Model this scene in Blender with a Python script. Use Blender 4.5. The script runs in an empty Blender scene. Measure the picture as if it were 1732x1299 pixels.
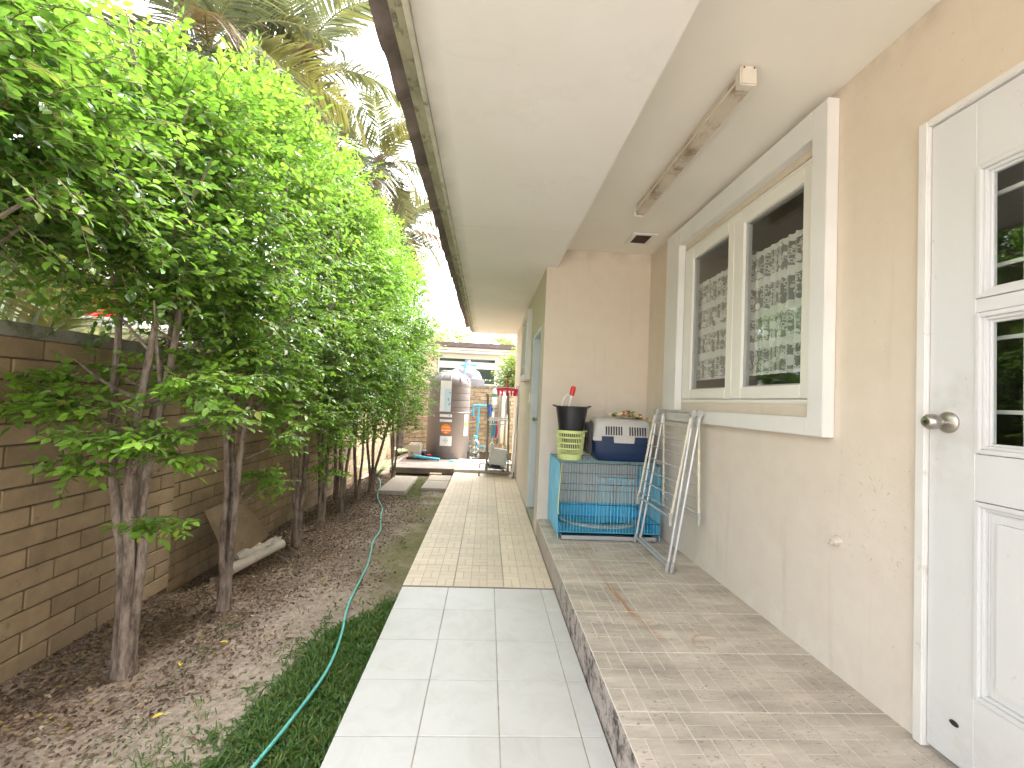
import bpy, bmesh, math, random
import numpy as np
from mathutils import Vector, Matrix
S = bpy.context.scene
COL = S.collection
random.seed(7)
rng = np.random.default_rng(7)
R = math.radians

# ------------------------------------------------------------------ camera, light, exposure
cam = bpy.data.cameras.new('camera'); co = bpy.data.objects.new('camera', cam); COL.objects.link(co)
yaw, pitch, roll = .05357, .03654, .04427
cy, sy, cp, sp = math.cos(yaw), math.sin(yaw), math.cos(pitch), math.sin(pitch)
fw = Vector((sy*cp, cy*cp, sp)); r0 = Vector((cy, -sy, 0)); u0 = r0.cross(fw)
rt = r0*math.cos(roll)+u0*math.sin(roll); up = -r0*math.sin(roll)+u0*math.cos(roll)
M = Matrix((rt, up, -fw)).transposed().to_4x4(); M.translation = (0, 0, 1.24)
co.matrix_world = M
cam.sensor_width = 36; cam.lens = 752.3/1732*36; cam.clip_start = .02; cam.clip_end = 400
S.camera = co
S.view_settings.view_transform = 'Standard'; S.view_settings.look = 'None'
S.view_settings.exposure = 2.98; S.view_settings.gamma = 1
S.cycles.max_bounces = 10; S.cycles.diffuse_bounces = 6; S.cycles.transparent_max_bounces = 16
S.cycles.sample_clamp_indirect = 6

sun_az, sun_el = R(48), R(58)     # azimuth from +Y towards +X
sd = Vector((math.sin(sun_az)*math.cos(sun_el), math.cos(sun_az)*math.cos(sun_el), math.sin(sun_el)))
w = bpy.data.worlds.new('World'); S.world = w; w.use_nodes = True
wn = w.node_tree; wn.nodes.clear()
sky = wn.nodes.new('ShaderNodeTexSky'); sky.sky_type = 'NISHITA'; sky.sun_disc = False
sky.sun_elevation = sun_el; sky.sun_rotation = sun_az; sky.dust_density = 4; sky.air_density = 1; sky.ozone_density = 1
hs = wn.nodes.new('ShaderNodeHueSaturation'); hs.inputs['Saturation'].default_value = .20; hs.inputs['Value'].default_value = 1.2
bg = wn.nodes.new('ShaderNodeBackground'); bg.inputs[1].default_value = .15
wo = wn.nodes.new('ShaderNodeOutputWorld')
wn.links.new(sky.outputs[0], hs.inputs['Color']); wn.links.new(hs.outputs[0], bg.inputs[0]); wn.links.new(bg.outputs[0], wo.inputs[0])
sl = bpy.data.lights.new('sun', 'SUN'); so = bpy.data.objects.new('sun', sl); COL.objects.link(so)
sl.energy = 1.15; sl.angle = R(14); sl.color = (1, .96, .90)
so.rotation_euler = (-sd).to_track_quat('-Z', 'Y').to_euler()

# ------------------------------------------------------------------ materials
class NT:
    def __init__(s, name):
        s.m = bpy.data.materials.new(name); s.m.use_nodes = True
        s.t = s.m.node_tree; s.t.nodes.clear()
        s.o = s.t.nodes.new('ShaderNodeOutputMaterial')
    def n(s, typ, props=None, **ins):
        nd = s.t.nodes.new('ShaderNode'+typ)
        for k, v in (props or {}).items(): setattr(nd, k, v)
        for k, v in ins.items():
            k = int(k[1:]) if k[0] == '_' and k[1:].isdigit() else k.replace('_', ' ')
            i = nd.inputs[k]
            if hasattr(v, 'is_output') or isinstance(v, bpy.types.NodeSocket): s.t.links.new(v, i)
            else: i.default_value = v
        return nd
    def pos(s): return s.n('NewGeometry').outputs['Position']
    def noise(s, scale, detail=4, vec=None, rough=.55, dist=0):
        return s.n('TexNoise', Vector=vec or s.pos(), Scale=scale, Detail=detail, Roughness=rough, Distortion=dist).outputs[0]
    def ramp(s, f, a, b, c0=0, c1=1):
        return s.n('MapRange', dict(clamp=True), Value=f, From_Min=a, From_Max=b, To_Min=c0, To_Max=c1).outputs[0]
    def mix(s, f, a, b, mode='MIX'):
        nd = s.t.nodes.new('ShaderNodeMix'); nd.data_type = 'RGBA'; nd.blend_type = mode
        for i, v in ((0, f), (6, a), (7, b)):
            if isinstance(v, bpy.types.NodeSocket): s.t.links.new(v, nd.inputs[i])
            else: nd.inputs[i].default_value = v if i == 0 else (*v[:3], 1)
        return nd.outputs[2]
    def math(s, op, a, b=0.0, c=0.0):
        nd = s.t.nodes.new('ShaderNodeMath'); nd.operation = op
        for i, v in enumerate((a, b, c)):
            if isinstance(v, bpy.types.NodeSocket): s.t.links.new(v, nd.inputs[i])
            else: nd.inputs[i].default_value = v
        return nd.outputs[0]
    def xyz(s):
        q = s.n('SeparateXYZ', _0=s.pos()); return q.outputs[0], q.outputs[1], q.outputs[2]
    def bump(s, h, strength=.3, dist=.004):
        return s.n('Bump', Height=h, Strength=strength, Distance=dist).outputs[0]
    def done(s, col, rough=.6, metal=0, nrm=None, spec=.5, **kw):
        b = s.n('BsdfPrincipled', Roughness=rough, Metallic=metal)
        if isinstance(col, bpy.types.NodeSocket): s.t.links.new(col, b.inputs['Base Color'])
        else: b.inputs['Base Color'].default_value = (*col[:3], 1)
        b.inputs['Specular IOR Level'].default_value = spec
        if nrm: s.t.links.new(nrm, b.inputs['Normal'])
        for k, v in kw.items(): b.inputs[k.replace('_', ' ')].default_value = v
        s.t.links.new(b.outputs[0], s.o.inputs[0]); return s.m

def mat(name, col, rough=.6, var=.15, scale=6, bump=.15, bscale=60, metal=0, rnd=0, dirt=None, dirt_t=.62, spec=.5):
    t = NT(name)
    c = t.mix(t.ramp(t.noise(scale, 5), .3, .7), tuple(x*(1-var) for x in col), tuple(min(1, x*(1+var)) for x in col))
    if dirt: c = t.mix(t.ramp(t.noise(scale*1.7, 6, rough=.7), dirt_t, dirt_t+.14), c, dirt)
    if rnd:
        r_ = t.n('ObjectInfo').outputs['Random']
        k = t.ramp(r_, 0, 1, 1-rnd, 1+rnd)
        c = t.mix(1.0, c, t.n('CombineXYZ', _0=k, _1=k, _2=k).outputs[0], 'MULTIPLY')
    nb = t.bump(t.noise(bscale, 4), bump, .003) if bump else None
    return t.done(c, rough, metal, nb, spec)

def wall_paint():
    t = NT('peach wall paint'); x, y, z = t.xyz()
    n1 = t.noise(1.3, 5); n2 = t.noise(9, 6, rough=.65)
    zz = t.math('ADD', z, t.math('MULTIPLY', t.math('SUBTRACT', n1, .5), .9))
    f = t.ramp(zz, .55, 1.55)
    c = t.mix(f, (.72, .645, .575), (.67, .58, .465))  # paler worn lower wall; upper warmth of the light painted into the colour
    c = t.mix(t.ramp(n2, .35, .75, 0, .22), c, (.52, .41, .31))
    # efflorescence close to the floor
    e = t.math('MULTIPLY', t.ramp(t.math('ADD', z, t.math('MULTIPLY', t.noise(3.5, 6, rough=.7), -.75)), -.02, -.2), t.ramp(n2, .42, .6))
    c = t.mix(t.math('MULTIPLY', e, .75), c, (.78, .72, .66))
    # scuffs beside the door
    sc = t.n('Mapping', Vector=t.pos(), Scale=(1, 1, .6)).outputs[0]
    s1 = t.ramp(t.noise(38, 3, sc, .6, 2.5), .64, .69)
    ar = t.math('MULTIPLY', t.ramp(z, .55, .75), t.math('MULTIPLY', t.ramp(z, 1.25, 1.0), t.math('MULTIPLY', t.ramp(y, 1.95, 1.7), t.ramp(x, 1.4, 1.45))))
    c = t.mix(t.math('MULTIPLY', t.math('MULTIPLY', s1, ar), .55), c, (.28, .2, .14))
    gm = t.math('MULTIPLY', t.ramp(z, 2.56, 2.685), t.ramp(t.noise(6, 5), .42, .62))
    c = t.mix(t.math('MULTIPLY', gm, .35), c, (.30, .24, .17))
    sp = t.ramp(t.noise(55, 3), .70, .75)
    c = t.mix(t.math('MULTIPLY', sp, .35), c, (.38, .30, .22))
    vs = t.noise(5, 4, t.n('Mapping', Vector=t.pos(), Scale=(3, 3, .25)).outputs[0])
    c = t.mix(t.ramp(vs, .6, .75, 0, .22), c, (.45, .36, .28))
    return t.done(c, .75, 0, t.bump(t.noise(150, 3), .12, .002))
MW = wall_paint()

def soffit_paint():
    t = NT('soffit paint'); x, y, z = t.xyz()
    c = t.mix(t.ramp(t.noise(1.6, 5), .3, .7), (.78, .745, .695), (.83, .80, .755))
    c = t.mix(t.ramp(t.noise(7, 6, rough=.7), .6, .8, 0, .35), c, (.66, .65, .56))
    dx = t.math('DIVIDE', t.math('SUBTRACT', x, -.09), .13); dy = t.math('DIVIDE', t.math('SUBTRACT', y, 1.585), .045)
    rr = t.math('SQRT', t.math('ADD', t.math('MULTIPLY', dx, dx), t.math('MULTIPLY', dy, dy)))
    rr = t.math('ADD', rr, t.math('MULTIPLY', t.math('SUBTRACT', t.noise(14, 3), .5), .5))
    rg = t.math('MULTIPLY', t.ramp(rr, .75, .95), t.ramp(rr, 1.2, 1.0))
    c = t.mix(t.math('MULTIPLY', rg, .45), c, (.74, .72, .66))
    jy = t.math('ABSOLUTE', t.math('SUBTRACT', t.math('FRACT', t.math('DIVIDE', t.math('ADD', y, .35), 2.4)), .5))
    c = t.mix(t.math('MULTIPLY', t.ramp(jy, .0016, .0006), .35), c, (.45, .42, .35))
    c = t.mix(t.ramp(t.noise(48, 3), .73, .77, 0, .3), c, (.42, .38, .3))
    wt = t.noise(2.6, 5, rough=.6); wr = t.math('MULTIPLY', t.ramp(wt, .60, .63), t.ramp(wt, .68, .65))
    c = t.mix(t.math('MULTIPLY', wr, .10), c, (.64, .59, .50))
    sp_ = t.ramp(t.noise(24, 2), .76, .80)
    c = t.mix(t.math('MULTIPLY', sp_, .5), c, (.76, .75, .68))
    ed = t.math('MULTIPLY', t.ramp(x, -.22, -.31), t.noise(5, 5))
    c = t.mix(t.math('MULTIPLY', ed, .9), c, (.3, .27, .2))
    return t.done(c, .7, 0, t.bump(t.noise(40, 4), .1, .003))
MSOF = soffit_paint()
MCEIL = mat('ceiling paint', (.80, .76, .68), .7, .04, 1.5, .08, 60)
MTRIM = mat('white trim paint', (.73, .715, .68), .55, .04, 4, .12, 90, dirt=(.62, .56, .46), dirt_t=.68)
MFRAME = mat('cream window plastic', (.80, .78, .71), .35, .03, 4, .02, 30)
MDOOR = mat('white door paint', (.65, .65, .655), .4, .03, 3, .05, 50, dirt=(.68, .64, .56), dirt_t=.7)
def door_paint():
    t = NT('worn white door paint'); x, y, z = t.xyz()
    c = t.mix(t.ramp(t.noise(3, 5), .3, .7), (.64, .64, .645), (.66, .66, .655))
    dy = t.math('SUBTRACT', y, 1.37); dz = t.math('MULTIPLY', t.math('SUBTRACT', z, 1.2), .55)
    d = t.math('SQRT', t.math('ADD', t.math('MULTIPLY', dy, dy), t.math('MULTIPLY', dz, dz)))
    g = t.math('MULTIPLY', t.ramp(d, .16, .03), t.ramp(t.noise(14, 5), .35, .65))
    c = t.mix(t.math('MULTIPLY', g, .4), c, (.46, .41, .34))
    b = t.math('MULTIPLY', t.ramp(z, .42, .18), t.ramp(t.noise(12, 6, rough=.7), .4, .62))
    c = t.mix(t.math('MULTIPLY', b, .35), c, (.42, .37, .31))
    sc = t.ramp(t.noise(30, 3, t.n('Mapping', Vector=t.pos(), Scale=(1, 1, .5)).outputs[0], .6, 2), .68, .72)
    c = t.mix(t.math('MULTIPLY', sc, .3), c, (.40, .36, .31))
    return t.done(c, .42, 0, t.bump(t.noise(26, 4, t.n('Mapping', Vector=t.pos(), Scale=(1, 4, .35)).outputs[0]), .1, .003))
MDOOR = door_paint()
MDOORF = mat('worn door frame paint', (.72, .70, .67), .5, .05, 6, .2, 60, dirt=(.5, .45, .36), dirt_t=.6)
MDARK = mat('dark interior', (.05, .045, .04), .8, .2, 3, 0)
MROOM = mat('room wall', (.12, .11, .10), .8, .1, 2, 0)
MBLOCK = mat('concrete block', (.36, .265, .165), .9, .16, 9, .8, 110, rnd=.16, dirt=(.2, .15, .1), dirt_t=.6)
MROUGH = mat('rough split block', (.46, .36, .24), .92, .25, 14, 1.0, 40, rnd=.16, dirt=(.24, .2, .13), dirt_t=.56)
MMORT = mat('mortar', (.15, .11, .075), .95, .2, 20, .6, 90)
MCOPE = mat('coping cement', (.30, .28, .24), .9, .3, 8, .8, 60, dirt=(.13, .15, .08), dirt_t=.5)
MCONC = mat('old concrete', (.22, .19, .16), .9, .25, 7, .9, 60, dirt=(.07, .055, .045), dirt_t=.5)
MSLAB = mat('wet dark slab', (.16, .13, .11), .75, .3, 4, .7, 50, dirt=(.32, .27, .22), dirt_t=.58)
MPAVER = mat('washed stone paver', (.42, .37, .31), .9, .2, 60, .9, 140, rnd=.08, dirt=(.26, .22, .16), dirt_t=.6)
MGROUT = mat('tile grout', (.44, .40, .34), .9, .3, 9, .3, 90, dirt=(.22, .18, .14), dirt_t=.55)
MEDGE = mat('path edge cement', (.45, .42, .36), .9, .2, 10, .5, 60, dirt=(.2, .18, .14))
MTILEJ = mat('joint strip', (.12, .09, .08), .9, .2, 15, .3, 90)
MRTILE = mat('brown roof tile', (.20, .155, .14), .8, .3, 8, .5, 60, rnd=.15, dirt=(.22, .19, .16), dirt_t=.6)
MFASC = mat('mouldy fascia board', (.34, .31, .22), .8, .25, 5, .5, 50, dirt=(.12, .11, .07), dirt_t=.5)
MFASC2 = mat('fascia bead', (.50, .48, .38), .75, .2, 6, .4, 50, dirt=(.2, .19, .13), dirt_t=.55)

def white_tile():
    t = NT('white glazed tile')
    v = t.noise(5, 6, rough=.7, dist=1.2)
    c = t.mix(t.ramp(v, .45, .7, 0, .6), (.68, .675, .66), (.56, .55, .52))
    k = t.ramp(t.n('ObjectInfo').outputs['Random'], 0, 1, .96, 1.03)
    c = t.mix(1.0, c, t.n('CombineXYZ', _0=k, _1=k, _2=k).outputs[0], 'MULTIPLY')
    c = t.mix(t.ramp(t.noise(70, 4), .66, .72, 0, .3), c, (.45, .42, .36))
    return t.done(c, .42, 0, t.bump(v, .5, .003))
MWT = white_tile()
def bar_tile(name, a, b, speck, dens, stains=False):
    t = NT(name); x, y, z = t.xyz()
    vs = t.n('Mapping', Vector=t.pos(), Scale=(.35, 1.3, 1)).outputs[0]
    c = t.mix(t.ramp(t.noise(7, 6, vs, .7), .32, .68), a, b)
    k = t.ramp(t.n('ObjectInfo').outputs['Random'], 0, 1, .93, 1.06)
    c = t.mix(1.0, c, t.n('CombineXYZ', _0=k, _1=k, _2=k).outputs[0], 'MULTIPLY')
    isl = t.ramp(t.n('NewGeometry').outputs['Random Per Island'], 0, 1, .94, 1.05)
    c = t.mix(1.0, c, t.n('CombineXYZ', _0=isl, _1=isl, _2=isl).outputs[0], 'MULTIPLY')
    sv = t.n('Mapping', Vector=t.pos(), Scale=(.7, 1.5, 1)).outputs[0]
    s1 = t.math('MULTIPLY', t.ramp(t.noise(70, 3, sv, .6), .585, .65), t.ramp(t.noise(6, 3), .40, .56))
    c = t.mix(t.math('MULTIPLY', s1, dens), c, speck)
    if stains:
        def line(x0, y0, x1, y1, wd, a0):
            L = math.hypot(x1-x0, y1-y0); ux, uy = (x1-x0)/L, (y1-y0)/L
            rx = t.math('SUBTRACT', x, x0); ry = t.math('SUBTRACT', y, y0)
            al = t.math('ADD', t.math('MULTIPLY', rx, ux), t.math('MULTIPLY', ry, uy))
            ac = t.math('ABSOLUTE', t.math('ADD', t.math('MULTIPLY', rx, -uy), t.math('MULTIPLY', ry, ux)))
            ac = t.math('ADD', ac, t.math('MULTIPLY', t.math('SUBTRACT', t.noise(60, 3), .5), .03))
            m = t.math('MULTIPLY', t.ramp(ac, wd, wd*.3), t.math('MULTIPLY', t.ramp(al, -.03, .03), t.ramp(al, L+.03, L-.03)))
            return t.math('MULTIPLY', m, a0)
        def ring(cx, cy_, r, wd, a0):
            dx = t.math('SUBTRACT', x, cx); dy = t.math('SUBTRACT', y, cy_)
            q = t.math('SQRT', t.math('ADD', t.math('MULTIPLY', dx, dx), t.math('MULTIPLY', dy, dy)))
            q = t.math('ABSOLUTE', t.math('SUBTRACT', q, r)); q = t.math('ADD', q, t.math('MULTIPLY', t.math('SUBTRACT', t.noise(30, 3), .5), .02))
            return t.math('MULTIPLY', t.math('MULTIPLY', t.ramp(q, wd, 0), a0), t.ramp(t.noise(9, 2), .4, .55))
        for m in (line(.775, 2.70, .80, 2.30, .02, .7), line(.80, 2.35, .86, 2.05, .03, .3), line(.76, 3.1, .775, 2.7, .02, .25), ring(.80, 3.28, .05, .014, .9), ring(1.085, 2.03, .085, .01, .6)):
            c = t.mix(m, c, (.42, .18, .06))
        # grime towards the wall
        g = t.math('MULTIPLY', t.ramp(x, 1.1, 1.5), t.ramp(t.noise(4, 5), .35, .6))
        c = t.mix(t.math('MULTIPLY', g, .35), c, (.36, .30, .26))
    return t.done(c, .6, 0, t.bump(t.noise(90, 4, sv), .35, .002))
MPB = bar_tile('cream patterned tile', (.76, .63, .48), (.86, .75, .61), (.50, .38, .28), .35)
MPG = mat('cream tile groove', (.54, .42, .31), .8, .15, 12, .2, 60)
MSB = bar_tile('grey patterned tile', (.40, .345, .295), (.71, .63, .55), (.20, .155, .13), .65, True)
MSG = mat('pale tile groove', (.80, .76, .68), .8, .15, 12, .2, 60, dirt=(.4, .36, .3), dirt_t=.6)
def riser():
    t = NT('mouldy step riser'); x, y, z = t.xyz()
    c = t.mix(t.ramp(t.noise(4, 5), .3, .7), (.44, .36, .33), (.52, .46, .41))
    m = t.math('MULTIPLY', t.ramp(t.noise(13, 7, rough=.8), .47, .6), t.ramp(y, 3.2, 2.4))
    return t.done(t.mix(m, c, (.06, .05, .045)), .85, 0, t.bump(t.noise(60, 5), .5, .003))
MRIS = riser()
def soil():
    t = NT('garden soil'); x, y, z = t.xyz()
    n = t.noise(2.2, 6, rough=.65); n2 = t.noise(30, 6, rough=.7)
    c = t.mix(t.ramp(n, .35, .65), (.23, .17, .125), (.47, .385, .31))
    near = t.math('ADD', t.math('MULTIPLY', x, .7), t.math('MULTIPLY', y, -.6))   # sandier towards the camera side
    c = t.mix(t.math('MULTIPLY', t.ramp(t.math('ADD', near, t.math('MULTIPLY', n, 1.3)), -2.1, -1.2), .8), c, (.60, .50, .40))
    c = t.mix(t.ramp(n2, .4, .75, 0, .6), c, (.09, .055, .04))
    ms = t.math('MULTIPLY', t.ramp(x, -1.0, -.7), t.math('MULTIPLY', t.ramp(y, 2.7, 3.4), t.ramp(t.noise(3, 4), .36, .54)))
    c = t.mix(t.math('MULTIPLY', ms, .75), c, (.17, .17, .045))
    return t.done(c, .95, 0, t.bump(t.noise(45, 7, rough=.8), 1, .012))
MSOIL = soil()
def leafmat(name, dark, light, pale_tint, trans=.35, rough=.42):
    t = NT(name); g = t.n('NewGeometry'); r_ = g.outputs['Random Per Island']
    tint_mix = t.n('Attribute', dict(attribute_name='tint_mix')).outputs['Fac']
    c = t.mix(t.ramp(r_, 0, 1), dark, light)
    c = t.mix(tint_mix, c, pale_tint)
    r2 = t.math('FRACT', t.math('MULTIPLY', r_, 37.7))
    c = t.mix(t.ramp(r2, .955, .97, 0, .7), c, (.34, .30, .05)); c = t.mix(t.ramp(r2, .10, .02, 0, .6), c, tuple(q*.45 for q in dark))
    c = t.mix(t.ramp(t.noise(55, 3), .5, .75, 0, .25), c, (.16, .19, .11))
    b = t.n('BsdfPrincipled', Roughness=rough); t.t.links.new(c, b.inputs['Base Color'])
    tr = t.n('BsdfTranslucent'); t.t.links.new(t.mix(.5, c, pale_tint), tr.inputs[0])
    m = t.n('MixShader', _0=trans, _1=b.outputs[0], _2=tr.outputs[0])
    t.t.links.new(m.outputs[0], t.o.inputs[0]); return t.m
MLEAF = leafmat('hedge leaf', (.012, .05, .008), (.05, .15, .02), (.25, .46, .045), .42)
MGRASS = leafmat('grass blade', (.035, .105, .02), (.10, .22, .045), (.26, .38, .10), .35)
MPALM = leafmat('palm leaflet', (.06, .085, .045), (.12, .16, .095), (.22, .21, .05), .3)
MDRYP = leafmat('dry palm leaflet', (.10, .07, .045), (.20, .14, .09), (.30, .17, .03), .25)
MFARL = leafmat('far leaf', (.09, .17, .03), (.2, .33, .06), (.4, .48, .1), .4)
MLIT = leafmat('dead leaf', (.05, .028, .018), (.34, .23, .155), (.55, .44, .30), .1, .8)
def bark():
    t = NT('bark')
    v = t.noise(16, 6, t.n('Mapping', Vector=t.pos(), Scale=(2, 2, .5)).outputs[0], .7)
    c = t.mix(t.ramp(v, .38, .64), (.095, .068, .052), (.34, .27, .215))
    c = t.mix(t.ramp(t.noise(8, 5), .58, .7, 0, .6), c, (.34, .29, .24))
    return t.done(c, .9, 0, t.bump(v, 1, .01))
MBARK = bark()
MTWIG = mat('twig', (.17, .13, .07), .8, .2, 20, .3)
MPTR = mat('palm trunk', (.30, .24, .18), .9, .3, 12, .8, 30)
MRACH = mat('palm rachis', (.36, .34, .12), .6, .3, 6, .1)
MGLOSS = mat('dark gloss', (.02, .02, .025), .35, .1, 5, 0)
MNAVY = mat('navy plastic', (.012, .03, .085), .4, .08, 5, .05)
MLGREY = mat('pale grey plastic', (.52, .50, .47), .5, .05, 5, .05)
MLIME = mat('lime basket plastic', (.62, .70, .28), .45, .05, 5, .03)
MRED = mat('red plastic', (.62, .02, .015), .35, .05, 5, 0)
MPINK = mat('pink red plastic', (.85, .05, .17), .45, .1, 5, 0)
MCLEAR = mat('milky plastic', (.75, .75, .72), .3, .03, 5, 0)
MCYAN = mat('sky blue wire coating', (.20, .56, .74), .4, .1, 8, 0)
MCYF = mat('blue sheet', (.05, .40, .66), .6, .2, 9, .3, 30)
MPVC = mat('blue pvc pipe', (.09, .40, .58), .4, .1, 6, 0)
MHOSE = mat('teal hose', (.12, .50, .45), .4, .15, 9, .1, dirt=(.25, .4, .33), dirt_t=.6)
MTRAY = mat('tray metal', (.42, .44, .45), .4, .1, 9, .1, metal=.3)
MALU = mat('painted tube silver', (.62, .63, .64), .35, .08, 9, .05, metal=.35)
MIVORY = mat('yellowed ivory tube', (.66, .61, .49), .45, .1, 9, .05)
MGREYP = mat('grey joint plastic', (.40, .39, .37), .5, .1, 9, .05)
MSTEEL = mat('brushed steel', (.45, .42, .38), .32, .08, 20, .05, metal=1)
MTANK = mat('taupe tank plastic', (.17, .145, .14), .5, .07, 4, .12, 120, dirt=(.22, .19, .18), dirt_t=.66)
MTANK2 = mat('pale lilac tank plastic', (.20, .18, .20), .5, .07, 4, .1)
MSLATE = mat('slate blue plastic', (.22, .26, .33), .5, .1, 4, .1)
MWHITE = mat('white plastic', (.78, .78, .76), .45, .04, 6, .03)
MPAPER = mat('white sticker', (.72, .75, .78), .5, .04, 10, 0)
MPALEB = mat('pale blue print', (.50, .66, .78), .5, .06, 10, 0)
MORANGE = mat('orange sticker', (.80, .20, .03), .5, .05, 10, 0)
MYELL = mat('yellow sticker', (.80, .62, .06), .5, .05, 10, 0)
MGREEN = mat('green label', (.03, .22, .12), .5, .05, 10, 0)
MINK = mat('dark ink', (.05, .07, .12), .5, .05, 10, 0)
MBLUE = mat('deep blue plastic', (.02, .10, .45), .4, .05, 10, 0)
MRACK = mat('dull grey tube', (.24, .235, .21), .45, .15, 12, .05, metal=.4)
MFOAM = mat('foam box', (.62, .62, .60), .8, .05, 25, .4, 200)
MSACK = mat('dusty white sack', (.56, .50, .43), .85, .2, 9, .8, 30, dirt=(.3, .22, .15), dirt_t=.6)
MPEACH2 = mat('neighbour wall paint', (.78, .62, .45), .8, .05, 3, .05)
MNWHITE = mat('neighbour white trim', (.80, .78, .76), .6, .03, 3, .03)
MNROOF = mat('neighbour roof', (.17, .12, .115), .8, .2, 6, .4)
MLAMPD = mat('grimy lamp trough', (.56, .49, .39), .6, .15, 4, .2, dirt=(.27, .19, .13), dirt_t=.50)
MLAMP = mat('aged lamp plastic', (.66, .60, .50), .5, .06, 12, .05)
MVENT = mat('vent grille', (.10, .05, .035), .7, .2, 12, 0)

def glass(name, tint=(.95, .97, .96), base=.06):
    t = NT(name)
    tr = t.n('BsdfTransparent', Color=(*tint, 1)); gl = t.n('BsdfGlossy', Roughness=.01)
    g_ = t.n('NewGeometry')
    dt = t.math('ABSOLUTE', t.n('VectorMath', dict(operation='DOT_PRODUCT'), _0=g_.outputs['Incoming'], _1=g_.outputs['Normal']).outputs['Value'])
    fr = t.math('POWER', t.math('SUBTRACT', 1, dt), 4.0)
    m = t.n('MixShader', _0=t.math('ADD', t.math('MULTIPLY', fr, .8), base), _1=tr.outputs[0], _2=gl.outputs[0])
    t.t.links.new(m.outputs[0], t.o.inputs[0]); return t.m
MGLASS = glass('window glass')
MBOT = glass('clear bottle plastic', (.78, .86, .9), .12)

def lace():
    t = NT('white lace'); x, y, z = t.xyz()
    tc = t.n('TexCoord').outputs['UV']; q = t.n('SeparateXYZ', _0=tc); u, v = q.outputs[0], q.outputs[1]   # u: metres, v: metres
    row = t.math('DIVIDE', v, .185); fr_ = t.math('FRACT', row)
    colm = t.math('DIVIDE', u, .15); fc = t.math('FRACT', colm)
    # scalloped heading band in each row
    sc = t.math('MULTIPLY', t.math('ABSOLUTE', t.math('SINE', t.math('MULTIPLY', u, math.pi/.045))), .06)
    band = t.math('GREATER_THAN', fr_, t.math('SUBTRACT', .86, sc))
    bot = t.math('LESS_THAN', fr_, t.math('ADD', .05, t.math('MULTIPLY', t.math('ABSOLUTE', t.math('SINE', t.math('MULTIPLY', u, math.pi/.07))), .05)))
    cc = t.n('CombineXYZ', _0=t.math('MULTIPLY', u, 1), _1=v, _2=0).outputs[0]
    vo = t.n('TexVoronoi', Vector=cc, Scale=38).outputs['Distance']
    ring = t.math('MULTIPLY', t.math('GREATER_THAN', vo, .28), t.math('LESS_THAN', vo, .48))
    big = t.n('TexVoronoi', Vector=cc, Scale=15).outputs['Distance']
    flower = t.math('LESS_THAN', big, .36)
    pat = t.math('MULTIPLY', ring, t.math('LESS_THAN', t.noise(14, 2, cc), .56))
    vase = t.math('MULTIPLY', flower, t.math('LESS_THAN', t.math('ABSOLUTE', t.math('SUBTRACT', fr_, .36)), .24))
    colb = t.math('LESS_THAN', fc, .09)
    a = t.math('MAXIMUM', t.math('MULTIPLY', band, .72), t.math('MULTIPLY', bot, .70))
    a = t.math('MAXIMUM', a, t.math('MULTIPLY', pat, .6)); a = t.math('MAXIMUM', a, t.math('MULTIPLY', vase, .70)); a = t.math('MAXIMUM', a, t.math('MULTIPLY', colb, .45))
    a = t.math('MAXIMUM', a, .24)
    hole = t.n('TexVoronoi', Vector=t.n('CombineXYZ', _0=u, _1=t.math('MULTIPLY', row, .0925), _2=0).outputs[0], Scale=21.6).outputs['Distance']
    hb = t.math('MULTIPLY', band, t.math('LESS_THAN', hole, .17))
    a = t.math('MULTIPLY', a, t.math('SUBTRACT', 1, t.math('MULTIPLY', hb, .8)))
    d = t.n('BsdfDiffuse', Color=(.92, .90, .84, 1)); tr = t.n('BsdfTransparent')
    m = t.n('MixShader', _0=a, _1=tr.outputs[0], _2=d.outputs[0]); t.t.links.new(m.outputs[0], t.o.inputs[0]); return t.m
MLACE = lace()

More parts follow.
